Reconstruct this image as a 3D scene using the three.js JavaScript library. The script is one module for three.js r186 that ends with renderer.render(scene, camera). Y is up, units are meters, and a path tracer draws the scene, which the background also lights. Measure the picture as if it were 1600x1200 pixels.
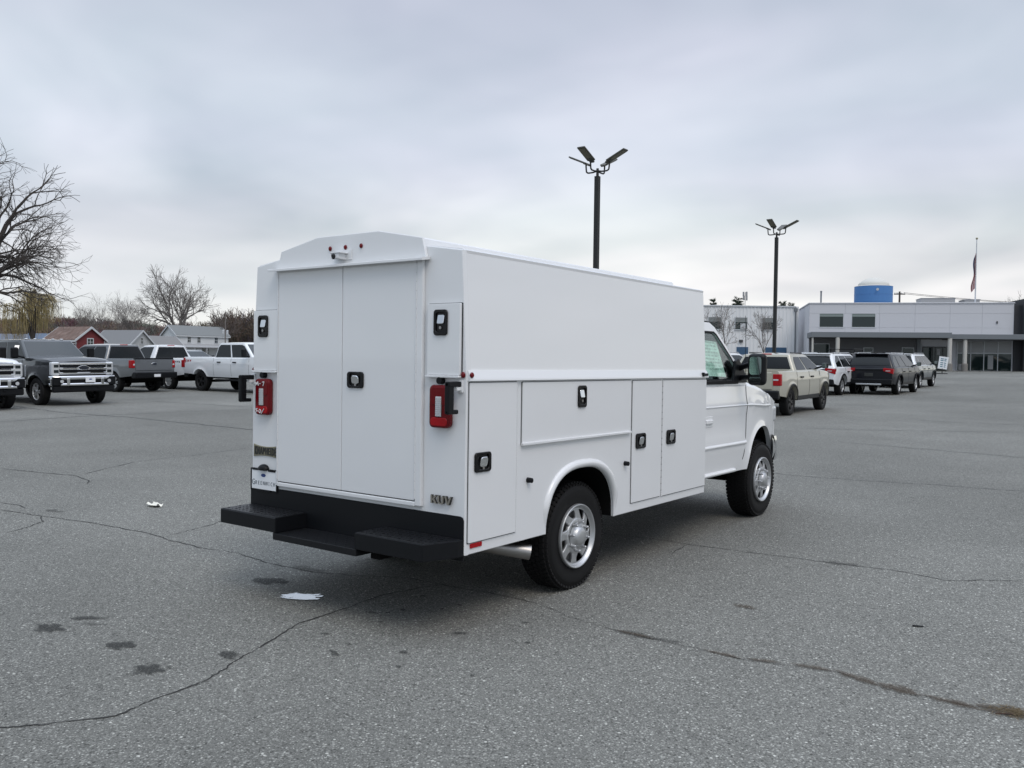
import * as THREE from 'three';
import { RoundedBoxGeometry } from 'three/addons/geometries/RoundedBoxGeometry.js';
import { mergeGeometries, mergeVertices, toCreasedNormals } from 'three/addons/utils/BufferGeometryUtils.js';
import { FontLoader } from 'three/addons/loaders/FontLoader.js';
import { TextGeometry } from 'three/addons/geometries/TextGeometry.js';
import { ImprovedNoise } from 'three/addons/math/ImprovedNoise.js';

// ------------------------------------------------------------------ camera, sky, sun, exposure
const scene = new THREE.Scene();
const camera = new THREE.PerspectiveCamera(47.378, 4 / 3, 0.1, 3000);
camera.position.set(-3.9085, 1.5949, 4.2219);
camera.up.set(0.01211, 0.99959, -0.02595);
camera.lookAt(-3.9085 + 0.802315, 1.5949 - 0.025201, 4.2219 - 0.596369);
scene.add(camera);

const noise = new ImprovedNoise();
function fbm(x, y, z, oct = 4) {
  let s = 0, a = 0.5, n = 0;
  for (let i = 0; i < oct; i++) { s += a * noise.noise(x, y, z); n += a; a *= 0.5; x = x * 2.03 + 11.7; y = y * 2.03 + 3.1; z = z * 2.03 + 7.3; }
  return s / n;
}
const lin = (c) => { c /= 255; return c <= 0.04045 ? c / 12.92 : Math.pow((c + 0.055) / 1.055, 2.4); };
const mix = (a, b, t) => a + (b - a) * t;
const clamp = (x, a = 0, b = 1) => Math.min(b, Math.max(a, x));
const sstep = (a, b, x) => { const t = clamp((x - a) / (b - a)); return t * t * (3 - 2 * t); };

function skyColor(dx, dy, dz) {               // an overcast deck: pale at the horizon, grey-blue above it, brighter overhead
  const el = Math.asin(clamp(dy, -1, 1)) * 180 / Math.PI;
  const warmSide = sstep(-0.55, 0.95, dx * 0.97 + dz * 0.12);      // the thin, warm part of the deck lies over +X
  const hor = [mix(212, 248, warmSide), mix(222, 247, warmSide), mix(227, 236, warmSide)];
  const low = [mix(198, 226, warmSide), mix(208, 228, warmSide), mix(218, 229, warmSide)];
  const mid = [189, 200, 214], hi = [182, 191, 207];
  const st = [[0, hor], [5, low], [14, mid], [23, hi], [90, hi]];
  let c = st[0][1];
  for (let i = 0; i + 1 < st.length; i++) if (el >= st[i][0]) {
    const t = sstep(0, 1, (el - st[i][0]) / (st[i + 1][0] - st[i][0]));
    c = [0, 1, 2].map((k) => mix(st[i][1][k], st[i + 1][1][k], clamp(t)));
  }
  const s = 1 / (Math.max(dy, 0) + 0.16), px = dx * s, pz = dz * s;
  const wob = fbm(px * 0.5 + 3, 2.2, pz * 0.5, 3);
  const n1 = fbm(px * 0.85 + wob * 1.3 + 5.2, 0.4, pz * 0.85 + 1.7, 5);
  const n2 = fbm(px * 1.2 - 8.1, 4.4, pz * 0.5 + wob * 1.6, 4);
  const k = 46 * n1 + 28 * n2, kk = sstep(-2, 6, el) * 0.9 + 0.1;
  const lav = clamp(n2 * 2.4, -1, 1) * 3 * kk;                      // mauve against blue-green greys
  c = [c[0] + k * kk * 1.0 + lav, c[1] + k * kk * 0.93 - lav * 0.2, c[2] + k * kk * 0.8 + lav * 0.5];
  const boost = 0.94 * (1 + 2.2 * sstep(24, 72, el));
  let out = c.map((v) => lin(clamp(v, 20, 250)) * boost);
  if (el < 0) { const g = [0.17, 0.175, 0.175], t = sstep(0, -4, el); out = out.map((v, i) => mix(v, g[i], t)); }
  return out;
}
{
  const W = 2048, H = 1024, d = new Float32Array(W * H * 4);
  for (let j = 0; j < H; j++) {
    const phi = ((j + 0.5) / H - 0.5) * Math.PI, cy = Math.cos(phi), sy = Math.sin(phi);
    for (let i = 0; i < W; i++) {
      const th = ((i + 0.5) / W - 0.5) * 2 * Math.PI;
      const c = skyColor(Math.cos(th) * cy, sy, Math.sin(th) * cy), o = (j * W + i) * 4;
      d[o] = c[0]; d[o + 1] = c[1]; d[o + 2] = c[2]; d[o + 3] = 1;
    }
  }
  const t = new THREE.DataTexture(d, W, H, THREE.RGBAFormat, THREE.FloatType);
  t.mapping = THREE.EquirectangularReflectionMapping; t.magFilter = t.minFilter = THREE.LinearFilter;
  t.colorSpace = THREE.LinearSRGBColorSpace; t.needsUpdate = true;
  scene.background = t; scene.environment = t;
}
const sun = new THREE.DirectionalLight(0xfff1e0, 0.9);
sun.position.set(-4, 26, 12); sun.target.position.set(6, 0, -6);
sun.castShadow = true; sun.shadow.radius = 50; sun.shadow.mapSize.set(2048, 2048);
Object.assign(sun.shadow.camera, { left: -60, right: 60, top: 60, bottom: -60, near: 1, far: 150 });
scene.add(sun, sun.target);
const EXPOSURE = 1.16;

// ------------------------------------------------------------------ helpers
let seedState = 1;
const seed = (s) => { seedState = s >>> 0; };
const rnd = () => { seedState = (seedState + 0x6D2B79F5) >>> 0; let t = seedState; t = Math.imul(t ^ (t >>> 15), t | 1); t ^= t + Math.imul(t ^ (t >>> 7), t | 61); return ((t ^ (t >>> 14)) >>> 0) / 4294967296; };
const rr = (a, b) => a + (b - a) * rnd();
const V = (x, y, z) => new THREE.Vector3(x, y, z);
const E = (x) => 0.014 * (Math.min(x, 110) - 1.317);               // the lot rises gently towards +X
const used = {};
function numbered(n) { const k = used[n] = (used[n] ?? -1) + 1; return k ? `${n}_${String(k).padStart(3, '0')}` : n; }
function norm(g) {
  let q = g.index ? g.toNonIndexed() : g;
  if (!q.attributes.normal) q.computeVertexNormals();
  if (!q.attributes.uv) q.setAttribute('uv', new THREE.BufferAttribute(new Float32Array(q.attributes.position.count * 2), 2));
  for (const k of Object.keys(q.attributes)) if (!['position', 'normal', 'uv'].includes(k)) q.deleteAttribute(k);
  q.morphAttributes = {}; q.clearGroups();
  return q;
}
const merge = (a) => (Array.isArray(a) ? (a.length === 1 ? norm(a[0]) : mergeGeometries(a.map(norm))) : a);
function part(name, geo, mat, parent, label) {
  const m = new THREE.Mesh(merge(geo), mat); m.name = name; parent.add(m);
  if (label) m.userData.label = label;
  return m;
}
function thing(name, label, category, pos = [0, 0, 0], yaw = 0, group) {
  const g = new THREE.Group(); g.name = numbered(name); scene.add(g); g.position.set(...pos); g.rotation.y = yaw;
  g.userData = { label, category }; if (group) g.userData.group = group;
  return g;
}
function struct(name, geo, mat) { const m = new THREE.Mesh(merge(geo), mat); m.name = numbered(name); m.userData.kind = 'structure'; scene.add(m); return m; }
function box(x0, x1, y0, y1, z0, z1, r = 0.006) {
  const w = Math.abs(x1 - x0), h = Math.abs(y1 - y0), d = Math.abs(z1 - z0), q = Math.min(r, w * 0.45, h * 0.45, d * 0.45);
  const g = r > 0 ? new RoundedBoxGeometry(w, h, d, 2, q) : new THREE.BoxGeometry(w, h, d);
  return g.translate((x0 + x1) / 2, (y0 + y1) / 2, (z0 + z1) / 2);
}
const plainBox = (x0, x1, y0, y1, z0, z1) => box(x0, x1, y0, y1, z0, z1, 0);
function shapeOf(pts, holes = []) { const s = new THREE.Shape(pts.map((p) => new THREE.Vector2(...p))); for (const h of holes) s.holes.push(new THREE.Path(h.map((p) => new THREE.Vector2(...p)))); return s; }
function extr(pts, depth, { bevel = 0, holes = [], seg = 1 } = {}) {   // outline in (x, y), thickness along +z from 0
  return new THREE.ExtrudeGeometry(shapeOf(pts, holes), { depth: depth - 2 * bevel, bevelEnabled: bevel > 0, bevelThickness: bevel, bevelSize: bevel, bevelOffset: -bevel, bevelSegments: seg, curveSegments: 8, steps: 1 }).translate(0, 0, bevel);
}
function rectPts(x0, x1, y0, y1, r = 0, n = 4) {
  if (!r) return [[x0, y0], [x1, y0], [x1, y1], [x0, y1]];
  const o = [];
  for (const [cx, cy, a0] of [[x1 - r, y0 + r, -90], [x1 - r, y1 - r, 0], [x0 + r, y1 - r, 90], [x0 + r, y0 + r, 180]])
    for (let i = 0; i <= n; i++) { const a = (a0 + 90 * i / n) * Math.PI / 180; o.push([cx + r * Math.cos(a), cy + r * Math.sin(a)]); }
  return o;
}
function grid(fn, nu, nv, flip = false) {                             // a sheet of (nu x nv) cells: fn(u, v) gives a point
  const p = [], uv = [], id = [];
  for (let j = 0; j <= nv; j++) for (let i = 0; i <= nu; i++) { p.push(...fn(i / nu, j / nv)); uv.push(i / nu, j / nv); }
  for (let j = 0; j < nv; j++) for (let i = 0; i < nu; i++) { const a = j * (nu + 1) + i, b = a + 1, c = a + nu + 1, d = c + 1; flip ? id.push(a, c, b, b, c, d) : id.push(a, b, c, b, d, c); }
  const g = new THREE.BufferGeometry(); g.setAttribute('position', new THREE.Float32BufferAttribute(p, 3)); g.setAttribute('uv', new THREE.Float32BufferAttribute(uv, 2)); g.setIndex(id); g.computeVertexNormals();
  return g;
}
function tube(pts, r, sides = 8, closed = false) { return new THREE.TubeGeometry(new THREE.CatmullRomCurve3(pts.map((p) => V(...p)), closed, 'catmullrom', 0.2), Math.max(6, pts.length * 5), r, sides, closed); }
function bar(a, b, r0, r1 = r0, n = 8) {
  const A = V(...a), B = V(...b), L = A.distanceTo(B), g = new THREE.CylinderGeometry(r1, r0, L, n, 1);
  return g.applyQuaternion(new THREE.Quaternion().setFromUnitVectors(V(0, 1, 0), B.clone().sub(A).normalize())).translate((A.x + B.x) / 2, (A.y + B.y) / 2, (A.z + B.z) / 2);
}
const creased = (g, a = 0.6) => toCreasedNormals(mergeVertices(g, 1e-5), a);
function flat(g) { g.deleteAttribute('normal'); const q = g.toNonIndexed ? (g.index ? g.toNonIndexed() : g) : g; q.computeVertexNormals(); return q; }
// turns (x, y, depth) outlines into the rear plane: x -> z, depth -> -x (out of the back)
const toRear = (g) => { g.applyMatrix4(new THREE.Matrix4().set(0, 0, -1, 0, 0, 1, 0, 0, 1, 0, 0, 0, 0, 0, 0, 1)); return g; };
const rev = (g) => { if (g.index) { const a = g.index.array; for (let i = 0; i < a.length; i += 3) { const t = a[i]; a[i] = a[i + 2]; a[i + 2] = t; } } return g; };
const mirZ = (g) => { g = norm(g.clone()); g.scale(1, 1, -1); for (const k of ['position', 'normal', 'uv']) { const at = g.attributes[k], n = at.itemSize, a = at.array; for (let i = 0; i < a.length; i += 3 * n) for (let c = 0; c < n; c++) { const t = a[i + n + c]; a[i + n + c] = a[i + 2 * n + c]; a[i + 2 * n + c] = t; } } return g; };
THREE.BufferGeometry.prototype.alongX = function (x0) { return mirZ(norm(this).rotateY(Math.PI / 2).translate(x0, 0, 0)); };   // (x, y) outline, extruded along z -> (z, y) outline, extruded along x
const both = (g) => [g, mirZ(g)];

const font = await new FontLoader().loadAsync('fonts/droid/droid_sans_bold.typeface.json');
const fontR = await new FontLoader().loadAsync('fonts/droid/droid_sans_regular.typeface.json');
function text(s, h, depth, f = font) { const g = new TextGeometry(s, { font: f, size: h, depth, curveSegments: 4, bevelEnabled: false }); g.computeBoundingBox(); const b = g.boundingBox; return g.translate(-(b.min.x + b.max.x) / 2, -(b.min.y + b.max.y) / 2, 0); }

// ------------------------------------------------------------------ materials
const rgb = (r, g, b) => new THREE.Color().setRGB(r, g, b);
const std = (r, g, b, rough = 0.6, metal = 0, o = {}) => new THREE.MeshStandardMaterial({ color: rgb(r, g, b), roughness: rough, metalness: metal, ...o });
const matte = (r, g, b, rough = 0.6, spec = 0.35, o = {}) => new THREE.MeshPhysicalMaterial({ color: rgb(r, g, b), roughness: rough, specularIntensity: spec, ...o });
const paint = (r, g, b, metal = 0, rough = 0.45, o = {}) => new THREE.MeshPhysicalMaterial({ color: rgb(r, g, b), roughness: rough, metalness: metal, clearcoat: 1, clearcoatRoughness: 0.06, ...o });
function dataTex(w, h, fn, { srgb = false, rep = [1, 1] } = {}) {
  const d = new Uint8Array(w * h * 4);
  for (let j = 0; j < h; j++) for (let i = 0; i < w; i++) { const c = fn(i, j), o = (j * w + i) * 4; d[o] = c[0]; d[o + 1] = c[1]; d[o + 2] = c[2]; d[o + 3] = 255; }
  const t = new THREE.DataTexture(d, w, h, THREE.RGBAFormat); t.wrapS = t.wrapT = THREE.RepeatWrapping; t.magFilter = THREE.LinearFilter; t.minFilter = THREE.LinearMipmapLinearFilter; t.generateMipmaps = true;
  if (srgb) t.colorSpace = THREE.SRGBColorSpace; t.repeat.set(...rep); t.needsUpdate = true; return t;
}
const M = {
  white: paint(0.74, 0.75, 0.76, 0, 0.4), cabWhite: paint(0.76, 0.77, 0.78, 0, 0.35),
  seam: std(0.05, 0.053, 0.056, 0.8), hinge: std(0.42, 0.43, 0.44, 0.35, 0.7),
  black: matte(0.006, 0.0068, 0.0085, 0.45, 0.4), blackGloss: matte(0.006, 0.006, 0.007, 0.25, 0.5), rubber: matte(0.01, 0.01, 0.011, 0.7, 0.4), under: matte(0.006, 0.006, 0.006, 0.9, 0.2),
  tyre: matte(0.0095, 0.0095, 0.01, 0.65, 0.4), chrome: std(0.78, 0.79, 0.8, 0.1, 1), silver: std(0.52, 0.53, 0.54, 0.42, 0.8), steel: std(0.36, 0.35, 0.34, 0.38, 1), wheelBack: std(0.26, 0.26, 0.26, 0.5, 0.8), rimDark: std(0.03, 0.03, 0.032, 0.35, 0.6),
  red: matte(0.13, 0.003, 0.006, 0.12, 0.6), redBright: matte(0.34, 0.006, 0.01, 0.15, 0.6),
  amber: std(0.6, 0.22, 0.03, 0.25), clear: new THREE.MeshPhysicalMaterial({ color: rgb(0.62, 0.64, 0.66), roughness: 0.12, metalness: 0.35, clearcoat: 1 }),
  glass: matte(0.008, 0.01, 0.011, 0.05, 0.65),
  windshield: std(0.02, 0.026, 0.028, 0.05),
  pane: new THREE.MeshPhysicalMaterial({ color: rgb(0.86, 0.94, 0.91), roughness: 0.02, transmission: 1, thickness: 0, ior: 1.5 }),
  paper: std(0.72, 0.74, 0.72, 0.8), plate: std(0.78, 0.8, 0.82, 0.5), navy: std(0.02, 0.05, 0.19, 0.4), brass: std(0.3, 0.28, 0.2, 0.4, 0.7), darkMark: std(0.03, 0.032, 0.03, 0.5),
  mirror: std(0.34, 0.38, 0.37, 0.06, 1), pole: std(0.022, 0.023, 0.022, 0.6, 0.2), lampHead: std(0.09, 0.088, 0.075, 0.5, 0.2), ledFace: std(0.14, 0.13, 0.09, 0.4),
};
// diamond tread plate for the black step bumper
M.white.bumpMap = M.cabWhite.bumpMap = dataTex(256, 256, (i, j) => { const p = (a, b) => fbm(a * 0.02, b * 0.02, 3.3, 2), u = i / 256, v = j / 256, h = p(i, j) * (1 - u) * (1 - v) + p(i - 256, j) * u * (1 - v) + p(i, j - 256) * (1 - u) * v + p(i - 256, j - 256) * u * v, q = 128 + 200 * h; return [q, q, q]; }, { rep: [0.45, 0.45] });
M.white.bumpScale = M.cabWhite.bumpScale = 0.004;
M.tread = matte(0.007, 0.0078, 0.0095, 0.4, 0.5, { bumpMap: dataTex(128, 128, (i, j) => { const u = (i % 64) / 64 - 0.5, v = (j % 64) / 64 - 0.5, a = ((i >> 6) + (j >> 6)) & 1, p = a ? u + v : u - v, q = a ? u - v : u + v; const h = Math.max(0, 1 - Math.pow(Math.abs(p) / 0.12, 4) - Math.pow(Math.abs(q) / 0.5, 4)); return [h * 255, h * 255, h * 255]; }), bumpScale: 0.004 });

// ------------------------------------------------------------------ the lot: asphalt sheet, cracks, stains
const toS = (l) => 255 * (l <= 0.0031308 ? l * 12.92 : 1.055 * Math.pow(l, 1 / 2.4) - 0.055);
const TILE = 4.2;
const asphaltTex = (() => {
  seed(77);
  const N = 2048, G = 390, cs = N / G, cx = new Float32Array(G * G), cy = new Float32Array(G * G), cr = new Float32Array(G * G), cv = new Float32Array(G * G), ct = new Float32Array(G * G);
  for (let i = 0; i < G * G; i++) {
    cx[i] = rnd(); cy[i] = rnd(); cr[i] = (0.24 + 0.52 * rnd() * rnd()) * cs; ct[i] = rnd() - 0.5;
    const q = rnd(); cv[i] = q < 0.04 ? rr(0.32, 0.5) : q < 0.4 ? rr(0.21, 0.3) : q < 0.8 ? rr(0.125, 0.195) : rr(0.05, 0.09);
  }
  const col = new Uint8Array(N * N * 4), bmp = new Uint8Array(N * N * 4);
  for (let y = 0; y < N; y++) for (let x = 0; x < N; x++) {
    const gx = Math.floor(x / cs), gy = Math.floor(y / cs); let best = 9, bi = 0;
    for (let b = -1; b <= 1; b++) for (let a = -1; a <= 1; a++) {
      const k = ((gy + b + G) % G) * G + ((gx + a + G) % G), dx = (gx + a + cx[k]) * cs - x, dy = (gy + b + cy[k]) * cs - y, d = Math.sqrt(dx * dx + dy * dy + dx * dy * ct[k]) / cr[k];
      if (d < best) { best = d; bi = k; }
    }
    const inside = 1 - sstep(0.75, 1.1, best), g = rnd();
    const base = 0.128 + 0.12 * (g - 0.5), v = mix(base, cv[bi] * (0.92 + 0.16 * g), inside), o = (y * N + x) * 4;
    const s = toS(clamp(v, 0.02, 0.8)); col[o] = s; col[o + 1] = s * 0.998; col[o + 2] = s * 0.962; col[o + 3] = 255;
    const h = 90 + 110 * inside * Math.sqrt(Math.max(0, 1 - best * best * 0.6)) + 40 * (g - 0.5); bmp[o] = bmp[o + 1] = bmp[o + 2] = clamp(h, 0, 255); bmp[o + 3] = 255;
  }
  const mk = (d, srgb) => { const t = new THREE.DataTexture(d, N, N, THREE.RGBAFormat); t.wrapS = t.wrapT = THREE.RepeatWrapping; t.magFilter = THREE.LinearFilter; t.minFilter = THREE.LinearMipmapLinearFilter; t.generateMipmaps = true; t.anisotropy = 8; if (srgb) t.colorSpace = THREE.SRGBColorSpace; t.needsUpdate = true; return t; };
  return { map: mk(col, true), bump: mk(bmp, false) };
})();
M.asphalt = new THREE.MeshPhysicalMaterial({ specularIntensity: 0.35, color: 0xffffff, map: asphaltTex.map, bumpMap: asphaltTex.bump, bumpScale: 0.005, roughness: 0.88, vertexColors: true });
function wear(x, z) {                                                 // slow blotches, traffic-polished lanes and paving-pass edges
  let v = 1.0 + 0.24 * fbm(x * 0.22, 1.3, z * 0.22, 4) + 0.16 * fbm(x * 0.9 + 9, 5.1, z * 0.9, 3);
  v *= 1 + 0.2 * fbm(x * 0.09 + 7, 2.2, z * 0.09, 2); v *= 1 + 0.16 * fbm(x * 0.045 + 4, 8.2, z * 0.16, 3);
  const far = sstep(14, 60, Math.hypot(x - 4, z + 2));
  v *= 1 + far * 0.34 * fbm(x * 0.3, 3.3, z * 0.05 + 2, 3);
  return v * 1.12;
}
function sheet(xs, zs, hole) {
  const nx = xs.length, nz = zs.length, p = [], c = [], uv = [], id = [];
  for (const z of zs) for (const x of xs) { p.push(x, E(x), z); uv.push(x / TILE, z / TILE); const w = wear(x, z); c.push(w, w * 1.005, w * 0.995); }
  for (let j = 0; j + 1 < nz; j++) for (let i = 0; i + 1 < nx; i++) {
    if (hole && xs[i] >= hole[0] - 1e-6 && xs[i + 1] <= hole[1] + 1e-6 && zs[j] >= hole[2] - 1e-6 && zs[j + 1] <= hole[3] + 1e-6) continue;
    const a = j * nx + i, b = a + 1, d = a + nx, e = d + 1; id.push(a, d, b, b, d, e);
  }
  const g = new THREE.BufferGeometry(); g.setAttribute('position', new THREE.Float32BufferAttribute(p, 3)); g.setAttribute('color', new THREE.Float32BufferAttribute(c, 3)); g.setAttribute('uv', new THREE.Float32BufferAttribute(uv, 2)); g.setIndex(id); g.computeVertexNormals();
  return g;
}
const lot = (() => {
  // spacing 0.3 m around the van, coarser outwards
  const line = (c, a, b, out) => { const s = new Set(); for (let x = a; x <= b + 1e-6; x += 0.3) s.add(+x.toFixed(3)); let st = 0.4, x = b; while (x < out) { x += st; st *= 1.09; s.add(+x.toFixed(3)); } st = 0.4; x = a; while (x > -out) { x -= st; st *= 1.09; s.add(+x.toFixed(3)); } if (c) s.add(c); return [...s].sort((p, q) => p - q); };
  const m = new THREE.Mesh(sheet(line(110, -6, 24, 900), line(0, -24, 9, 900)), M.asphalt);
  m.name = 'parking_lot'; m.userData.kind = 'structure'; scene.add(m); return m;
})();
const CRACK = std(0.022, 0.022, 0.021, 0.95), DIRT = std(0.085, 0.068, 0.05, 0.95), TAR = std(0.05, 0.05, 0.05, 0.8), DAMP = std(0.05, 0.051, 0.05, 0.75), DRIP = std(0.05, 0.051, 0.048, 0.5);
let lift = 0;
function ribbon(pts, w, { rough = 0.35, jig = 0.05, step = 0.035, y = 0.0025 } = {}) {   // a wandering strip just above the asphalt
  const out = [];
  for (let i = 0; i + 1 < pts.length; i++) {
    const [ax, az] = pts[i], [bx, bz] = pts[i + 1], L = Math.hypot(bx - ax, bz - az), n = Math.max(2, Math.ceil(L / step));
    for (let k = 0; k < n; k++) { const t = k / n; out.push([mix(ax, bx, t), mix(az, bz, t)]); }
  }
  out.push(pts.at(-1));
  lift += 0.00025; const s0 = rnd() * 50, p = [], id = [];
  out.forEach(([x, z], i) => {
    const a = out[Math.max(0, i - 1)], b = out[Math.min(out.length - 1, i + 1)], l = Math.hypot(b[0] - a[0], b[1] - a[1]) || 1, nx = -(b[1] - a[1]) / l, nz = (b[0] - a[0]) / l;
    const s = i * step, o = jig * fbm(s * 1.4 + s0, 1, 2, 3) + jig * 0.5 * fbm(s * 9 + s0, 4, 2, 2) + jig * 0.3 * fbm(s * 31 + s0, 6, 1, 2), ends = Math.min(1, i / 4 + 0.15, (out.length - 1 - i) / 4 + 0.15);
    const ww = Math.max(0.0012, 1.25 * w * (0.55 + rough * 2 * fbm(s * 5 + s0, 7, 1, 3) + rough * fbm(s * 26, s0, 3, 1))) * ends;
    const X = x + nx * o, Z = z + nz * o;
    p.push(X + nx * ww, E(X) + y + lift % 0.002, Z + nz * ww, X - nx * ww, E(X) + y + lift % 0.002, Z - nz * ww);
    if (i) { const q = 2 * i; id.push(q - 2, q - 1, q, q, q - 1, q + 1); }
  });
  const g = new THREE.BufferGeometry(); g.setAttribute('position', new THREE.Float32BufferAttribute(p, 3)); g.setIndex(id); g.computeVertexNormals(); return g;
}
function blot(cx, cz, ra, rb, turn, { y = 0.003, n = 72, ragged = 0.35, f = 2.2, alpha = 0 } = {}) {       // a ragged flat patch
  const p = [cx, E(cx) + y, cz], id = [], s0 = rnd() * 30, c = Math.cos(turn), s = Math.sin(turn);
  for (let i = 0; i < n; i++) { const a = i / n * 2 * Math.PI, k = 1 + ragged * 2 * fbm(Math.cos(a) * f + s0, Math.sin(a) * f, 2, 4), u = ra * k * Math.cos(a), v = rb * k * Math.sin(a), X = cx + u * c - v * s, Z = cz + u * s + v * c; p.push(X, E(X) + y, Z); id.push(0, 1 + (i + 1) % n, 1 + i); }
  const g = new THREE.BufferGeometry(); g.setAttribute('position', new THREE.Float32BufferAttribute(p, 3)); g.setIndex(id); g.computeVertexNormals(); return g;
}
const alphaBlob = (s0, ins) => dataTex(128, 128, (i, j) => { const u = (i / 127 - 0.5) * 2, v = (j / 127 - 0.5) * 2, n = fbm(u * 1.9 + s0, v * 1.9, s0, 5), r = Math.hypot(u, v) + 0.75 * n; const edge = Math.hypot(u, v) > 0.97 ? 0 : 1, g = 0.78 + 0.6 * fbm(u * 14 + s0, v * 14, 2, 2); const a = clamp(sstep(0.72, 0.52, r) * g * ins) * edge * 255; return [a, a, a]; });
const DAMPS = [3.1, 8.7, 15.3].map((s0) => new THREE.MeshPhysicalMaterial({ color: rgb(0.036, 0.037, 0.036), roughness: 0.8, specularIntensity: 0.3, transparent: true, alphaMap: alphaBlob(s0, 0.72) }));
const STAIN = new THREE.MeshPhysicalMaterial({ color: rgb(0.05, 0.05, 0.048), roughness: 0.9, specularIntensity: 0.3, transparent: true, alphaMap: alphaBlob(23.3, 0.4) });
const DIRTP = new THREE.MeshPhysicalMaterial({ color: rgb(0.075, 0.056, 0.04), roughness: 0.95, specularIntensity: 0.2, transparent: true, alphaMap: alphaBlob(31.9, 0.62) });
let patchLift = 0;
function patch(cx, cz, ra, rb, turn) { const c = Math.cos(turn), s = Math.sin(turn), y = 0.0052 + (patchLift = (patchLift + 0.0003) % 0.002); return grid((u, v) => { const a = (2 * u - 1) * ra, b = (2 * v - 1) * rb, X = cx + a * c - b * s; return [X, E(X) + y, cz + a * s + b * c]; }, 1, 1, true); }
//@GROUND
{
  seed(5);
  const crack = (pts, w, o) => part('crack', ribbon(pts, w, o), CRACK, lot);
  crack([[0.20, -5.43], [0.29, -4.80], [0.41, -4.16], [0.51, -3.20], [0.44, -2.68], [0.43, -2.28], [0.49, -2.05]], 0.008);
  crack([[0.49, -2.05], [0.50, -1.85], [0.46, -1.23], [0.47, -0.87], [0.61, -0.53], [0.80, -0.20], [0.84, 0.98]], 0.006);
  crack([[-2.60, 0.02], [-2.18, 0.15], [-2.02, 0.28], [-1.80, 0.42], [-1.59, 0.39], [-1.36, 0.40], [-1.08, 0.28], [-0.86, 0.20]], 0.0065, { step: 0.02 });
  crack([[-0.86, 0.20], [-0.40, 0.03], [-0.01, 0.0], [0.36, -0.02], [0.56, 0.03], [0.8, 0.1]], 0.0075, { step: 0.02 });
  crack([[1.64, -8.82], [1.78, -8.01], [1.92, -7.25], [1.79, -6.68], [1.63, -6.45]], 0.01);
  crack([[2.07, -7.37], [3.19, -8.04], [4.18, -8.10], [5.44, -8.32]], 0.008);
  crack([[-0.35, -4.16], [-0.07, -4.27], [0.17, -4.47], [0.29, -4.8]], 0.007);
  crack([[0.52, -2.91], [1.08, -3.05], [1.80, -3.40]], 0.005);
  crack([[0.40, -5.92], [0.44, -5.55], [0.39, -5.30]], 0.008);
  crack([[3.0, -0.4], [3.14, 0.77], [3.11, 0.94], [3.16, 1.64], [3.21, 2.14], [3.25, 2.61], [3.22, 2.80], [3.17, 2.98], [3.34, 3.17], [3.48, 3.44]], 0.006);
  crack([[3.11, 0.94], [2.69, 1.00]], 0.005);
  crack([[0.84, 0.98], [0.72, 1.31], [0.66, 1.62], [0.65, 1.92], [0.64, 2.20], [0.65, 2.42], [0.73, 2.64], [0.78, 2.86], [0.70, 3.14], [0.69, 3.32], [0.70, 3.51], [0.75, 3.69], [0.8, 4.2]], 0.0022, { step: 0.02, rough: 0.9, jig: 0.06 });
  crack([[0.86, -0.9], [1.13, -0.79]], 0.006);
  const seamStrip = (pts, w) => part('pavement_seam', ribbon(pts, w, { rough: 0.25, jig: 0.12, step: 0.15 }), TAR, lot);
  seamStrip([[4.4, -20], [5.23, -17.27], [7.44, -17.49], [10.05, -17.03], [11.61, -16.46], [14, -15.6]], 0.03);
  seamStrip([[8.11, -24.03], [7.59, -19.09], [7.83, -16.37], [7.65, -11.28], [7.9, -5]], 0.03);
  seamStrip([[8.0, -3], [8.04, -0.04], [8.01, 0.71], [8.26, 1.84], [8.38, 2.90], [8.6, 6]], 0.011);
  seamStrip([[13.05, -0.79], [12.78, 0.63], [12.44, 2.45], [12.2, 6]], 0.018);
  seamStrip([[15.53, -2.66], [16.08, -1.00], [17.68, 1.87], [18.4, 6]], 0.02);
  seamStrip([[19.96, -1.24], [19.89, 0.25], [20.05, 1.60], [20.3, 5]], 0.024);
  seamStrip([[27, -1.9], [27.2, 3], [27.6, 12]], 0.03); seamStrip([[45, -3], [44.6, 4], [45, 16]], 0.05);
  seamStrip([[17, -25], [16.2, -19], [16.6, -14], [16, -8]], 0.03); seamStrip([[12, -22.5], [12.3, -16], [12, -11]], 0.03);
  let k = 0;
  for (const [x, z, a, b, t] of [[-1.37, -1.08, 0.13, 0.06, 1.4], [-1.13, -1.09, 0.11, 0.03, 0.9], [-1.28, -0.45, 0.09, 0.05, 1.2], [-1.39, 0.02, 0.105, 0.06, 1.3], [-1.01, 0.17, 0.075, 0.04, 1.9], [0.11, -0.91, 0.14, 0.07, 1.3]])
    part('damp_spot', patch(x, z, a * 1.5, b * 1.6, t), DAMPS[k++ % 3], lot);
  for (let i = 0; i < 16; i++) part('damp_spot', patch(rr(-0.75, 0.5), rr(0.2, 1.5), rr(0.02, 0.055), rr(0.012, 0.026), rr(0.6, 2.2)), DAMPS[i % 3], lot);
  part('damp_spot', patch(0.05, 0.93, 0.075, 0.028, 1.0), DAMPS[1], lot);
  for (const [x, z, a, b, t] of [[-1.18, -0.95, 0.14, 0.03, 1.1], [0.5, -4.95, 0.2, 0.1, 1.5], [0.5, -1.0, 0.25, 0.1, 1.5], [3.2, 2.2, 0.2, 0.1, 1.4], [0.66, 1.8, 0.35, 0.07, 1.55]]) part('stain', patch(x, z, a, b, t), STAIN, lot);
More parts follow.
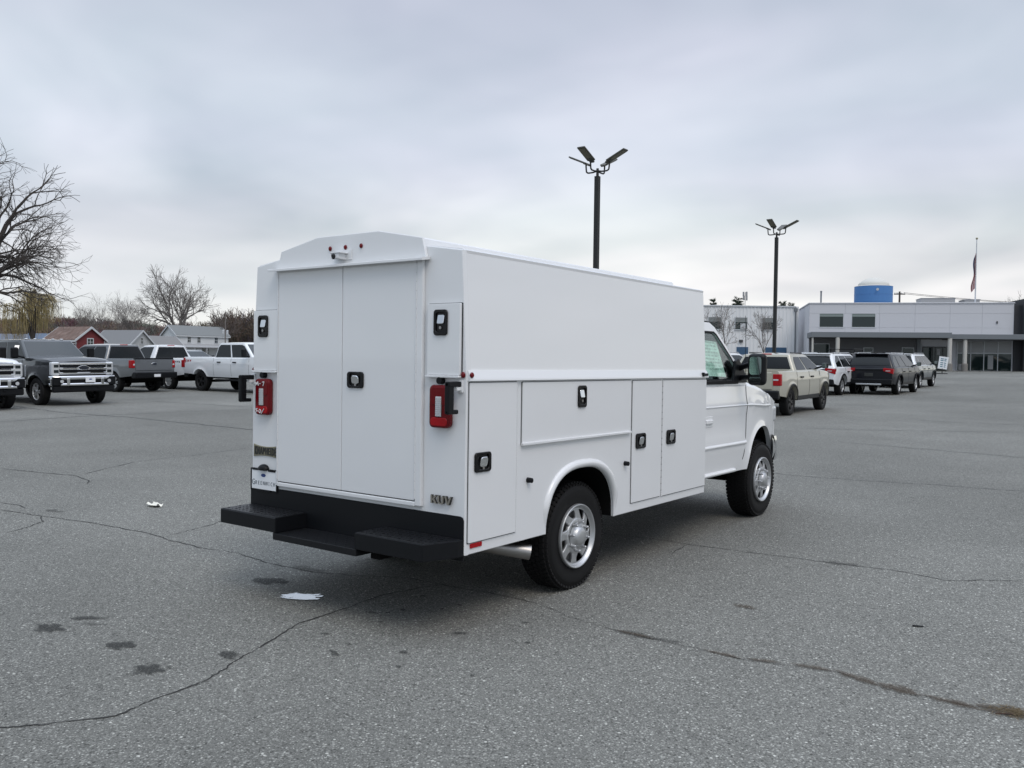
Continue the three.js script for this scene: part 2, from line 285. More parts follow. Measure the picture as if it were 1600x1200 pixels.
  // damp, tyre-dirt crust and straw along the crack on the right
for (const [x, z, a, b, t] of [[0.655, 2.3, 0.17, 0.03, 1.57], [0.69, 2.52, 0.13, 0.03, 1.25], [0.75, 2.76, 0.17, 0.035, 1.4], [0.74, 3.0, 0.2, 0.05, 1.85], [0.71, 3.2, 0.16, 0.07, 1.65], [0.695, 3.45, 0.2, 0.05, 1.6], [0.73, 3.66, 0.18, 0.09, 1.4], [0.66, 1.75, 0.2, 0.025, 1.57], [1.6, 2.05, 0.12, 0.05, 1.5]]) part('dirt_patch', patch(x, z, a, b, t), DIRTP, lot);
  const pd = part('puddle', patch(-0.01, -0.42, 0.19, 0.11, 1.0), new THREE.MeshPhysicalMaterial({ color: rgb(0.55, 0.58, 0.62), roughness: 0.08, metalness: 0.85 }), lot);
  pd.material = std(0.6, 0.63, 0.66, 0.08, 0.9, { transparent: true, alphaMap: alphaBlob(41.7, 1.6) });
}
{ // loose things on the asphalt
  seed(9);
  const straw = [], sm = std(0.17, 0.13, 0.075, 0.9);
  for (let i = 0; i < 420; i++) {
    const k = rnd(), x = 0.73 + rr(-1, 1) * rr(0, 0.1), z = 3.72 + rr(-1, 1) * rr(0, 0.16), a = rr(0, 6.3), l = rr(0.01, 0.035), y = E(x) + 0.004 + rnd() * 0.012 * (1 - Math.hypot(x - 0.73, z - 3.72) * 4);
    straw.push(bar([x, y, z], [x + l * Math.cos(a), y + rr(-0.004, 0.008), z + l * Math.sin(a)], 0.0007 + 0.0008 * k, 0.0004, 3));
  }
  const heap = part('straw_litter', straw, sm, scene); heap.name = numbered('straw_litter');
  heap.userData = { label: 'small scatter of brown dry straw lying on the asphalt at the crack in the lower right', category: 'straw', kind: 'stuff' };
  const tw = part('twig', [bar([0.66, E(0.7) + 0.008, 3.64], [0.70, E(0.7) + 0.01, 3.71], 0.004, 0.003, 6), bar([0.68, E(0.7) + 0.009, 3.675], [0.675, E(0.7) + 0.016, 3.7], 0.002, 0.001, 5)], std(0.06, 0.035, 0.025, 0.9), scene);
  tw.name = numbered('twig'); tw.userData = { label: 'dark red-brown twig lying beside the straw scatter on the asphalt', category: 'twig' };
  const tb = part('twig', [bar([1.84, E(1.85) + 0.006, 3.03], [1.86, E(1.85) + 0.008, 3.09], 0.005, 0.004, 6), bar([1.85, E(1.85) + 0.007, 3.06], [1.865, E(1.85) + 0.01, 3.05], 0.003, 0.002, 5)], M.black, scene);
  tb.name = numbered('twig'); tb.userData = { label: 'short black twig alone on bare asphalt right of the van', category: 'twig' };
  const lf = part('paper_scrap', grid((u, v) => { const x = 1.30 + (u - 0.5) * 0.11 * (1 - 0.5 * Math.abs(v - 0.5)), z = -4.38 + (v - 0.5) * 0.19; return [x, E(x) + 0.012 + 0.02 * Math.sin(u * 7) * Math.cos(v * 6) + 0.012, z]; }, 8, 10), std(0.72, 0.7, 0.62, 0.8), scene);
  lf.name = numbered('paper_scrap'); lf.userData = { label: 'crumpled white scrap of paper on the asphalt left of the white van', category: 'litter' };
}

// ------------------------------------------------------------------ the white utility van
const van = thing('utility_van', 'white service van with enclosed utility body, its back doors and right side in full view', 'van');
const HW = 0.9876, UW = 0.942, LB = 3.316, YB = 0.4624;
const S = { m: M.white };
// arch outline of the rear wheel opening, in (x, y)
const archPts = (grow = 0, n = 28) => { const o = []; for (let i = 0; i <= n; i++) { const a = Math.PI * (1 - i / n), c = Math.cos(a), s = Math.sin(a); o.push([1.287 + (0.447 + grow) * Math.sign(c) * Math.pow(Math.abs(c), 0.82), YB + (0.405 + grow) * Math.pow(s, 0.78)]); } return o; };
{
  // lower side panels, with the wheel openings cut out
  const outline = [[0.03, YB], ...archPts().map(([x, y]) => [x, y]), [LB, YB], [LB, 1.54], [0.03, 1.54]];
  const side = extr(outline, 0.03, { bevel: 0.004 }).translate(0, 0, HW - 0.03);
  part('side_panel', side, S.m, van); part('side_panel', mirZ(side), S.m, van);
  // rear wall with the kick plate line; corner posts rounded slightly
  const rear = shapeOf([[-HW, YB], [HW, YB], [HW, 1.53], [UW + 0.004, 2.243], [0.66, 2.286], [-0.66, 2.286], [-UW - 0.004, 2.243], [-HW, 1.53]]);
  const rg = toRear(new THREE.ExtrudeGeometry(rear, { depth: 0.03, bevelEnabled: true, bevelThickness: 0.006, bevelSize: 0.006, bevelOffset: -0.006, bevelSegments: 2, steps: 1 }).translate(0, 0, -0.036));
  part('rear_wall', rg, S.m, van);
  // upper body: side sheets leaning in, roof, raised roof cap, front wall
  const up = (s) => grid((u, v) => [0.036 + u * (LB - 0.036), 1.535 + v * (2.243 - 1.535), s * (mix(HW - 0.006, UW, v) + 0.0018 * Math.sin(u * 9) * Math.sin(v * 3.1))], 40, 6, s < 0);
  part('upper_side_panel', creased(up(1)), S.m, van); part('upper_side_panel', creased(up(-1)), S.m, van);
  const roof = new THREE.ExtrudeGeometry(shapeOf([[-UW, 2.22], [UW, 2.22], [UW + 0.004, 2.243], [UW - 0.012, 2.252], [0.66, 2.288], [-0.66, 2.288], [-UW + 0.012, 2.252], [-UW - 0.004, 2.243]]), { depth: LB - 0.012, bevelEnabled: false }).alongX(0.012);
  part('roof', roof, S.m, van);
  const cap = new THREE.ExtrudeGeometry(shapeOf([[-0.662, 2.27], [0.662, 2.27], [0.652, 2.326], [0.64, 2.334], [0.285, 2.397], [-0.285, 2.397], [-0.64, 2.334], [-0.652, 2.326]]), { depth: LB - 0.01, bevelEnabled: true, bevelThickness: 0.004, bevelSize: 0.004, bevelOffset: -0.004, bevelSegments: 2 }).alongX(0.002);
  part('roof_cap', cap, S.m, van);
  part('front_wall', extr([[-HW + 0.01, 0.5], [HW - 0.01, 0.5], [HW - 0.01, 1.53], [UW - 0.005, 2.24], [-UW + 0.005, 2.24], [-HW + 0.01, 1.53]], 0.03).alongX(LB - 0.034), S.m, van);
  part('body_floor', [plainBox(0.04, 0.84, 0.56, 0.6, -0.95, 0.95), plainBox(1.745, LB - 0.04, 0.56, 0.6, -0.95, 0.95), plainBox(0.84, 1.745, 0.56, 0.6, -0.49, 0.49)], M.under, van);
  // wheel wells
  for (const s of [1, -1]) {
    const a = archPts(-0.001, 24), g = grid((u, v) => { const p = a[Math.round(u * 24)]; return [p[0], p[1] + 0.0, s * mix(0.5, HW - 0.031, v)]; }, 24, 1);
    part('wheel_well', [g, extr([...a, [1.287, YB - 0.0]], 0.01).translate(0, 0, s > 0 ? 0.49 : -0.5)], M.under, van);
  }
  // drip rail along the waist, both sides: sloping outwards to a lip
  const rail = (x0, x1) => { const pr = [[HW - 0.012, 1.541], [HW + 0.001, 1.543], [HW + 0.02, 1.494], [HW + 0.022, 1.482], [HW + 0.014, 1.479], [HW - 0.012, 1.486]]; const s = shapeOf(pr.map(([z, y]) => [z, y])); return new THREE.ExtrudeGeometry(s, { depth: x1 - x0, bevelEnabled: false }).alongX(x0); };
  const rl = rail(0.012, LB + 0.004);
  part('drip_rail', rl, S.m, van); part('drip_rail', mirZ(rl), S.m, van);
  part('rail_latch', [box(3.2, 3.3, 1.496, 1.518, HW + 0.012, HW + 0.03), box(3.19, 3.215, 1.488, 1.526, HW + 0.012, HW + 0.034)], M.black, van);
  // fender flares: rounded lips round the wheel openings
  const fl = (s) => grid((u, v) => { const n = 40, i = u * n, a = archPts(0, n), k = Math.round(i), p = a[k], q0 = a[Math.max(0, k - 1)], q1 = a[Math.min(n, k + 1)], l = Math.hypot(q1[0] - q0[0], q1[1] - q0[1]), nx = -(q1[1] - q0[1]) / l, ny = (q1[0] - q0[0]) / l; const wd = 0.062 * Math.pow(clamp(Math.min(u, 1 - u) * 9, 0.12, 1), 0.6), th = Math.PI * v, off = wd * (1 - Math.cos(th)) / 2 - 0.004, z = HW - 0.006 + 0.03 * Math.sin(th) * clamp(Math.min(u, 1 - u) * 9, 0.15, 1); return [p[0] + nx * off, p[1] + ny * off, s * z]; }, 40, 8, s < 0);
  part('fender_flare', fl(1), S.m, van); part('fender_flare', fl(-1), S.m, van);
}
// a paddle latch: dark bezel, tilted chrome paddle, key cylinder; local x = width, y = height, z = out
function latch(parent, w, h, put, vertical) {
  const bez = [extr(rectPts(-w / 2, w / 2, -h / 2, h / 2, 0.02), 0.012, { bevel: 0.003, holes: [rectPts(-w * 0.34, w * 0.34, -h * 0.36, h * 0.38, 0.014)] }), extr(rectPts(-w * 0.36, w * 0.36, -h * 0.38, h * 0.4, 0.014), 0.002)];
  const pad = vertical ? [extr(rectPts(-w * 0.24, w * 0.24, -h * 0.06, h * 0.3, 0.008), 0.01, { bevel: 0.002 }).rotateX(-0.2).translate(0, 0.0, 0.002)] : [extr(rectPts(-w * 0.2, w * 0.24, -h * 0.24, h * 0.28, 0.018), 0.012, { bevel: 0.003 }).rotateX(0.16).translate(0, 0, 0.003)];
  const key = new THREE.CylinderGeometry(0.009, 0.009, 0.008, 14).rotateX(Math.PI / 2).translate(vertical ? 0 : w * 0.02, vertical ? -h * 0.2 : -h * 0.3, 0.006);
  for (const [nm, gs, mt] of [['latch_bezel', bez, M.blackGloss], ['latch_paddle', pad, M.chrome], ['latch_key', [key], M.steel]]) part(nm, put(merge(gs)), mt, parent);
}
{
  const side = (s) => (g) => (s > 0 ? g : mirZ(g));
  // side compartment doors: proud slabs over a dark gap, a hinge line, a latch each
  const doors = [[0.018, 0.49, 0.527, 1.474], [0.541, 1.95, 1.074, 1.472], [1.967, 2.452, 0.527, 1.468], [2.474, 3.308, 0.524, 1.468]];
  for (const s of [1, -1]) doors.forEach(([x0, x1, y0, y1], i) => {
    const f = side(s), d = part('compartment_door', f(extr(rectPts(x0 + 0.005, x1 - 0.005, y0 + 0.005, y1 - 0.004, 0.006), 0.009, { bevel: 0.002, seg: 2 }).translate(0, 0, HW + 0.001)), S.m, van);
    part('door_gap', f(extr(rectPts(x0, x1, y0, y1, 0.006), 0.0024).translate(0, 0, HW + 0.0004)), M.seam, d);
    if (i !== 1) { const hx = i === 3 ? x0 + 0.002 : x1 + 0.002, n = 18, g = []; for (let k = 0; k < n; k++) g.push(bar([hx, y0 + (y1 - y0) * (k + 0.06) / n, HW + 0.006], [hx, y0 + (y1 - y0) * (k + 0.94) / n, HW + 0.006], 0.0048, 0.0048, 6)); part('hinge', f(merge(g)), S.m, d); }
    else { part('door_lip', f(box(x0 - 0.002, x1 - 0.01, y0 - 0.006, y0 + 0.012, HW + 0.004, HW + 0.024, 0.004)), S.m, d); }
    const at = [[0.144, 1.0], [1.241, 1.363], [2.0985, 1.0], [2.6155, 1.0]][i];
    const w = i === 1 ? 0.108 : 0.155, h = i === 1 ? 0.152 : 0.118;
    latch(d, w, h, (g) => f(g.translate(at[0], at[1], HW + 0.0098)), i === 1);
  });
  for (const s of [1, -1]) for (const x of [0.624, 1.878]) {
    const g = bar([x, 0.843, HW], [x, 0.843, HW + 0.035], 0.018, 0.016, 16);
    part('rubber_stop', side(s)(merge([g, bar([x, 0.843, HW + 0.035], [x, 0.843, HW + 0.04], 0.016, 0.008, 16)])), M.black, van);
  }
  for (const s of [1, -1]) part('reflector', side(s)(box(0.047, 0.158, 0.497, 0.525, HW, HW + 0.006, 0.003)), M.redBright, van);
  for (const s of [1, -1]) part('marker_light', side(s)(new THREE.SphereGeometry(0.017, 14, 10).scale(1, 1, 0.6).translate(0.026, 1.515, HW + 0.02)), M.red, van);
  part('edge_trim', [1, -1].map((s) => side(s)(box(0.6, 0.97, 1.5, 1.5, 0, 0))).slice(0, 0).concat([plainBox(LB - 0.006, LB + 0.004, 0.47, 1.48, HW - 0.02, HW - 0.004)]), S.m, van);
}
{ // ---- the back: kick plate, step bumper, doors, header
  const R = (g) => toRear(g);
  const slab = (z0, z1, y0, y1, d0, d1, bevel = 0.003, r = 0.006) => R(extr(rectPts(z0, z1, y0, y1, r), d1 - d0, { bevel, seg: 2 }).translate(0, 0, d0));
  part('kick_plate', R(extr([[-HW - 0.006, 0.43], [HW - 0.003, 0.43], [HW - 0.003, 0.665], [HW - 0.012, 0.684], [HW - 0.03, 0.69], [-HW - 0.006, 0.69]], 0.008, { bevel: 0.002 }).translate(0, 0, 0.0005)), M.black, van);
  const bump = part('step_bumper', [
    R(extr([[-1.0, 0.4605], [-0.392, 0.4605], [-0.392, 0.556], [-1.0, 0.556]], 0.262, { bevel: 0.004 }).translate(0, 0, 0.006)),
  ].map((g) => { const p = g.attributes.position; for (let i = 0; i < p.count; i++) { const d = -p.getX(i), z = p.getZ(i); if (z < -0.9) p.setZ(i, z + (d > 0.15 ? 0.02 : 0)); } return g; }), M.black, van);
  // right step, its outer end cut back at an angle
  const topv = (pts, y0, y1) => { const g = new THREE.ExtrudeGeometry(shapeOf(pts), { depth: y1 - y0 - 0.006, bevelEnabled: true, bevelThickness: 0.003, bevelSize: 0.003, bevelOffset: -0.003, bevelSegments: 2, curveSegments: 4 }); return mirZ(g.applyMatrix4(new THREE.Matrix4().set(0, -1, 0, 0, 0, 0, 1, y0 + 0.003, -1, 0, 0, 0, 0, 0, 0, 1))); };
  part('right_step', topv([[0.352, 0.008], [0.985, 0.008], [0.98, 0.05], [0.905, 0.262], [0.89, 0.268], [0.352, 0.268]], 0.458, 0.556), M.black, bump);
  const plates = [topv([[-0.985, 0.014], [-0.398, 0.014], [-0.398, 0.26], [-0.97, 0.26]], 0.553, 0.5595), topv([[0.358, 0.014], [0.975, 0.014], [0.968, 0.05], [0.9, 0.258], [0.358, 0.262]], 0.553, 0.5595)].map((g) => { const p = g.attributes.position, u = g.attributes.uv; for (let i = 0; i < p.count; i++) u.setXY(i, p.getX(i) / 0.09, p.getZ(i) / 0.09); return g; }); for (const g of plates) part('tread_plate', g, M.tread, bump);
  const low = topv([[-0.41, 0.008], [0.37, 0.008], [0.37, 0.27], [-0.41, 0.27]], 0.415, 0.457), pu = low.attributes.uv, pp = low.attributes.position; for (let i = 0; i < pp.count; i++) pu.setXY(i, pp.getX(i) / 0.09, pp.getZ(i) / 0.09);
  part('lower_step', low, M.tread, bump);
  { const d = []; for (let i = 0; i < 14; i++) for (let j = 0; j < 5; j++) for (const [z0, y] of [[-0.95, 0.5598]]) { const z = z0 + i * 0.04 + (j % 2) * 0.02, x = -0.04 - j * 0.045; d.push(plainBox(-0.009, 0.009, 0, 0.0022, -0.0022, 0.0022).rotateY(((i + j) % 2 ? 1 : -1) * 0.75).translate(x, y, z)); }
    for (let i = 0; i < 15; i++) for (let j = 0; j < 5; j++) { d.push(plainBox(-0.009, 0.009, 0, 0.0022, -0.0022, 0.0022).rotateY(((i + j) % 2 ? 1 : -1) * 0.75).translate(-0.05 - j * 0.045, 0.5598, 0.38 + i * 0.038 + (j % 2) * 0.018)); }
    const dd = d.filter((g) => { g.computeBoundingBox(); const c = g.boundingBox.getCenter(V(0, 0, 0)); return !(c.z > 0.9 && c.x < -0.2); });
    part('tread_bump', dd, M.black, bump).userData.kind = 'stuff'; }
  for (const z of [-0.46, 0.46]) part('bumper_bracket', box(-0.2, 0.4, 0.4, 0.455, z - 0.04, z + 0.04), M.under, bump);
  // rear door opening frame, two leaves, hinge lines
  const fr = part('door_frame', [slab(-0.7, -0.68, 0.717, 2.2, 0, 0.02), slab(0.612, 0.662, 0.717, 2.2, 0, 0.026, 0.006), slab(-0.68, 0.612, 0.712, 0.742, 0, 0.026, 0.006)], S.m, van);
  part('door_gap', slab(-0.681, 0.613, 0.74, 2.2, 0.001, 0.005, 0.001), M.seam, fr);
  const L = part('rear_door', slab(-0.677, -0.0395, 0.748, 2.2, 0.006, 0.024, 0.003), S.m, van), Rr = part('rear_door', slab(-0.0345, 0.607, 0.748, 2.2, 0.006, 0.024, 0.003), S.m, van);
  const hl = (z) => { const g = []; for (let k = 0; k < 26; k++) g.push(bar([-0.024, 0.76 + 1.42 * k / 26, z], [-0.024, 0.76 + 1.42 * (k + 0.95) / 26, z], 0.0055, 0.0055, 6)); return g; };
  part('hinge', hl(-0.681), S.m, L); part('hinge', hl(0.6105), S.m, Rr);
  latch(Rr, 0.148, 0.104, (g) => R(g.translate(0.094, 1.467, 0.024)), false);
  // header above the doors, drip lip over it
  part('rear_header', R(extr([[-0.705, 2.2], [0.69, 2.2], [0.664, 2.29], [0.652, 2.332], [0.285, 2.3985], [-0.285, 2.3985], [-0.652, 2.328], [-0.664, 2.29]], 0.024, { bevel: 0.004, seg: 2 }).translate(0, 0, 0.001)), S.m, van);
  const lip = R(extr([[-0.735, 2.196], [0.7, 2.196], [0.7, 2.214], [-0.735, 2.214]], 0.075, { bevel: 0.003, seg: 2 }).translate(0, 0, 0.002)), lp = lip.attributes.position;
  for (let i = 0; i < lp.count; i++) lp.setY(i, lp.getY(i) + 0.16 * (lp.getX(i) + 0.03));
  part('drip_lip', lip, S.m, van);
  for (const z of [-0.154, -0.01, 0.134]) part('clearance_light', [R(new THREE.SphereGeometry(0.0135, 16, 10).scale(1, 1.15, 0.7).translate(z, 2.316, 0.028))], M.red, van);
  const cam = part('reversing_camera', [box(-0.095, -0.026, 2.236, 2.276, -0.075, 0.0, 0.008), box(-0.1, -0.03, 2.272, 2.279, -0.085, 0.02, 0.003)], S.m, van);
  part('camera_lens', bar([-0.09, 2.254, -0.045], [-0.101, 2.25, -0.048], 0.017, 0.017, 16), M.blackGloss, cam);
  part('camera_bracket', [box(-0.03, -0.024, 2.235, 2.3, -0.11, 0.05, 0.004)], S.m, cam);
  // the two small upper doors with tall latches
  for (const [z0, z1, zl] of [[-0.957, -0.692, -0.8425], [0.694, 0.957, 0.808]]) {
    const d = part('upper_rear_door', slab(z0 + 0.004, z1 - 0.004, 1.512, 1.932, 0.004, 0.022, 0.003), S.m, van);
    part('door_gap', slab(z0, z1 + 0.002, 1.506, 1.936, 0.001, 0.004, 0.001), M.seam, d);
    part('door_lip', slab(z0, z1, 1.497, 1.511, 0.001, 0.036, 0.003), S.m, d);
    latch(d, 0.106, 0.152, (g) => R(g.translate(zl, 1.821, 0.022)), true);
  }
  // lamps
  for (const [z0, z1, k] of [[-0.913, -0.758, 0], [0.734, 0.891, 1]]) {
    const t = part('tail_light', slab(z0, z1, 1.2, 1.454, 0, 0.04, 0.01, 0.03), M.red, van), zc = (z0 + z1) / 2;
    part('lens', slab(z0 + 0.014, z1 - 0.014, 1.335, 1.442, 0.036, 0.044, 0.004, 0.02), M.red, t);
    part('lens', slab(z0 + 0.014, z1 - 0.014, 1.212, 1.262, 0.036, 0.044, 0.004, 0.02), M.redBright, t);
    part('reverse_lens', [slab(zc - 0.022, zc + 0.022, 1.268, 1.386, 0.041, 0.047, 0.002, 0.004), ...[...Array(9)].map((_, i) => slab(zc - 0.02, zc + 0.02, 1.272 + i * 0.0125, 1.279 + i * 0.0125, 0.046, 0.05, 0.001, 0.001))], M.clear, t);
    if (!k) { // white paint-pen scrawl
      const st = (pts) => tube(pts.map(([z, y]) => [-0.048, y, z]), 0.0028, 5);
      part('chalk_mark', [st([[-0.895, 1.405], [-0.89, 1.43], [-0.88, 1.41], [-0.87, 1.432], [-0.862, 1.405]]), st([[-0.852, 1.418], [-0.838, 1.42]]), st([[-0.82, 1.43], [-0.8, 1.432], [-0.812, 1.404]]), st([[-0.87, 1.245], [-0.89, 1.24], [-0.872, 1.225], [-0.893, 1.215]]), st([[-0.845, 1.24], [-0.856, 1.226], [-0.842, 1.214], [-0.834, 1.23], [-0.845, 1.24]]), st([[-0.8, 1.245], [-0.83, 1.21]])], M.plate, t);
    }
    part('rubber_stop', R(merge([new THREE.CylinderGeometry(0.021, 0.021, 0.036, 16).rotateX(Math.PI / 2).translate(k ? 0.807 : -0.845, 1.479, 0.018)])), M.black, van);
    part('marker_light', R(new THREE.SphereGeometry(0.0165, 14, 10).scale(1, 1.1, 0.6).translate(k ? 0.967 : -0.967, 1.515, 0.006)), M.red, van);
  }
  // door hold-backs: C-shaped rubber arms standing off the rear corners
  for (const [z, s] of [[0.945, 1], [-0.972, -1]]) {
    const h = part('door_holdback', [box(-0.122, -0.072, 1.29, 1.476, z - 0.02, z + 0.014, 0.008), box(-0.122, -0.004, 1.446, 1.478, z - 0.016, z + 0.016, 0.008), box(-0.122, -0.028, 1.288, 1.314, z - 0.014, z + 0.012, 0.008)], M.black, van);
    part('holdback_bracket', [box(-0.014, 0.0, 1.412, 1.484, z - 0.024, z + 0.024, 0.003), box(-0.05, -0.01, 1.424, 1.444, z - 0.016, z + 0.016, 0.003), ...[1.42, 1.476].map((y) => bar([-0.014, y, z], [-0.019, y, z], 0.007, 0.006, 8))], S.m, h);
  }
  // badges and dealer plate
  { const n = 10, top = [], bot = []; for (let i = 0; i <= n; i++) { const u = i / n, c = 1 - Math.pow(2 * u - 1, 2); top.push([-0.964 + 0.27 * u, 0.989 - 0.014 * c]); bot.push([-0.964 + 0.27 * u, 0.899 + 0.012 * c]); }
    const b = part('maker_badge', R(extr([...bot, ...top.reverse()], 0.008, { bevel: 0.002 }).translate(0, 0, 0.0002)), M.brass, van);
    const tg = text('KNAPHEIDE', 0.05, 0.004).scale(0.63, 1, 1), q = tg.attributes.position; for (let i = 0; i < q.count; i++) { const u = q.getX(i) / 0.125; q.setY(i, q.getY(i) * (1.0 + 0.28 * u * u)); }
    part('lettering', R(tg.translate(-0.829, 0.944, 0.0078)), M.darkMark, b); }
  { const s = part('model_badge', R(text('KUV', 0.05, 0.01).scale(1.28, 1.02, 1).translate(0.822, 0.7735, 0.0085)), std(0.035, 0.034, 0.03, 0.4, 0.5), van);
    part('badge_face', R(text('KUV', 0.05, 0.003).scale(1.24, 0.96, 1).translate(0.8195, 0.7725, 0.0188)), std(0.34, 0.32, 0.28, 0.35, 0.7), s);
    s.geometry.translate(0, 0, 0); }
  { const z0 = -0.988, z1 = -0.692, y0 = 0.658, y1 = 0.818, p = part('licence_plate', slab(z0 + 0.012, z1 - 0.012, y0 + 0.014, y1 - 0.008, 0.01, 0.0135, 0.001), M.plate, van);
    part('plate_holder', [slab(z0, z1, y0, y1, 0.001, 0.009, 0.002), slab(z0, z0 + 0.014, y0, y1, 0.009, 0.016), slab(z1 - 0.014, z1, y0, y1, 0.009, 0.016), slab(z0 + 0.07, z0 + 0.22, y0, y0 + 0.014, 0.009, 0.018), slab(z0 + 0.02, z0 + 0.09, y1 - 0.014, y1, 0.009, 0.018), slab(z1 - 0.1, z1 - 0.02, y1 - 0.016, y1 + 0.002, 0.009, 0.018)], M.black, p);
    part('plate_light', [R(new THREE.SphereGeometry(0.06, 20, 12, 0, 6.3, 0, Math.PI / 2).scale(0.85, 0.6, 0.6).translate(-0.845, 0.815, 0.01)), slab(-0.875, -0.8, 0.808, 0.82, 0.01, 0.036, 0.004)], M.black, p);
    part('plate_lettering', R(merge([text('G', 0.038, 0.0012, fontR).translate(-0.113, 0, 0), ...'REENWICH'.split('').map((c, i) => text(c, 0.026, 0.0012, fontR).translate(-0.083 + i * 0.0283, -0.003, 0))]).translate(-0.8405, 0.72, 0.0136)), std(0.05, 0.07, 0.09, 0.5), p);
    part('plate_logo', R(extr([...Array(28)].map((_, i) => [0.026 * Math.cos(i * Math.PI / 14), 0.012 * Math.sin(i * Math.PI / 14)]), 0.001).translate(-0.845, 0.772, 0.0136)), M.navy, p); }
}
// ---- wheels
function latheY(pts, n = 48) { return new THREE.LatheGeometry(pts.map((p) => new THREE.Vector2(...p)), n).rotateX(Math.PI / 2); }    // axis along z, outer face towards +z
const tyreGeo = (R, w, rimR) => latheY([[rimR - 0.012, -w * 0.4], [rimR + 0.005, -w * 0.46], [R * 0.8, -w * 0.5], [R * 0.93, -w * 0.47], [R - 0.008, -w * 0.4], [R, -w * 0.32], [R, w * 0.32], [R - 0.008, w * 0.4], [R * 0.93, w * 0.47], [R * 0.87, w * 0.495], [R * 0.865, w * 0.505], [R * 0.8, w * 0.508], [R * 0.74, w * 0.5], [rimR + 0.018, w * 0.475], [rimR + 0.014, w * 0.49], [rimR + 0.004, w * 0.48], [rimR - 0.012, w * 0.4]], 64);
function treadGeo(R, w, n = 62) {
  const g = [], proto = {};
  for (let i = 0; i < n; i++) for (let k = 0; k < 5; k++) {
    const a = (i + (k % 2) * 0.5) / n * 2 * Math.PI, z = (k - 2) * w * 0.158, outer = k === 0 || k === 4, bw = w * (outer ? 0.15 : 0.125), bl = 2 * Math.PI * R / n * 0.74;
    g.push(new THREE.BoxGeometry(bl, 0.016, bw).rotateY((k - 2) * 0.12).translate(0, R - 0.001, z).rotateZ(a));
    if (outer) g.push(new THREE.BoxGeometry(bl * 0.9, 0.034, 0.012).rotateX(k ? 0.35 : -0.35).translate(0, R - 0.022, (k ? 1 : -1) * w * 0.435).rotateZ(a));
  }
  return g;
}
function sector(r0, r1, a0, a1, rc = 0.012) { const n = 6, o = []; const e = rc / r1, f = rc / r0; for (let i = 0; i <= n; i++) { const a = mix(a0 + e, a1 - e, i / n); o.push([r1 * Math.cos(a), r1 * Math.sin(a)]); } o.push([(r1 - rc) * Math.cos(a1), (r1 - rc) * Math.sin(a1)]); o.push([(r0 + rc) * Math.cos(a1 - f * 0.5), (r0 + rc) * Math.sin(a1 - f * 0.5)]); o.push([r0 * Math.cos((a0 + a1) / 2), r0 * Math.sin((a0 + a1) / 2)]); o.push([(r0 + rc) * Math.cos(a0 + f * 0.5), (r0 + rc) * Math.sin(a0 + f * 0.5)]); o.push([(r1 - rc) * Math.cos(a0), (r1 - rc) * Math.sin(a0)]); return o; }
function vanWheel(x, y, z, s, turn) {
  const R = 0.384, w = 0.24, off = 0.0;
  const t = s > 0 ? (g) => merge(g).rotateZ(turn).translate(x, y, z) : (g) => merge(g).rotateZ(turn).rotateY(Math.PI).translate(x, y, z);
  const wh = new THREE.Group(); wh.name = 'wheel'; van.add(wh);
  part('tyre', t([tyreGeo(R - 0.008, w, 0.222), latheY([[R - 0.016, -w * 0.3], [R - 0.016, w * 0.3]], 48)]), M.tyre, wh);
  part('tread_blocks', t(treadGeo(R - 0.008, w)), M.tyre, wh).userData.kind = 'stuff';
  const f = w * 0.47;                       // the wheel cover: outer bead, slotted ring, domed centre with lug bumps
  const disc = merge([latheY([[0.06, 0.012], [0.118, 0.012], [0.128, 0.006], [0.13, -0.012]], 48), ...[...Array(8)].map((_, i) => {
    const a = (i + 0.5) * Math.PI / 4, n = 5, l = [], r_ = [];                // eight leaning spokes with slots between them
    for (let k = 0; k <= n; k++) { const t = k / n, r = mix(0.118, 0.196, t), w = 0.03 + 0.011 * Math.pow(2 * t - 1, 2), q = a + 0.16 * t, c = Math.cos(q), d = Math.sin(q); l.push([r * c - w * d, r * d + w * c]); r_.push([r * c + w * d, r * d - w * c]); }
    const g = extr([...r_, ...l.reverse()], 0.02, { bevel: 0.006, seg: 3 }), p = g.attributes.position;
    for (let k = 0; k < p.count; k++) { const r = Math.hypot(p.getX(k), p.getY(k)); p.setZ(k, p.getZ(k) - 0.012 - 0.014 * sstep(0.12, 0.2, r)); }
    return g;
  })]);
  const rimG = latheY([[0.19, 0.0], [0.197, -0.004], [0.206, 0.004], [0.212, 0.02], [0.22, 0.026], [0.226, 0.022], [0.228, 0.008], [0.226, -0.02]], 64);
  const dome = latheY([[0, 0.052], [0.03, 0.051], [0.052, 0.046], [0.066, 0.034], [0.072, 0.018], [0.086, 0.016], [0.1, 0.01]].map(([r, h]) => [r, h + 0.006]), 48);
  const lugs = [...Array(8)].map((_, i) => { const a = (i + 0.5) * Math.PI / 4; return merge([new THREE.CylinderGeometry(0.0095, 0.0125, 0.03, 10).rotateX(Math.PI / 2).translate(0.1 * Math.cos(a), 0.1 * Math.sin(a), 0.03), new THREE.SphereGeometry(0.0095, 10, 6).translate(0.1 * Math.cos(a), 0.1 * Math.sin(a), 0.045)]); });
  part('wheel_cover', t([disc, rimG, dome].map((g) => g.translate(0, 0, f))), M.silver, wh);
  part('lug_caps', t(lugs.map((g) => g.translate(0, 0, f))), M.silver, wh);
  part('wheel_disc', t([latheY([[0, f - 0.085], [0.1, f - 0.085], [0.2, f - 0.08], [0.222, f - 0.05], [0.222, -w * 0.45]], 40)]), M.wheelBack, wh);
}
vanWheel(1.317, 0.3725, 0.806, 1, 0.2); vanWheel(1.317, 0.3725, -0.806, -1, 0.9);
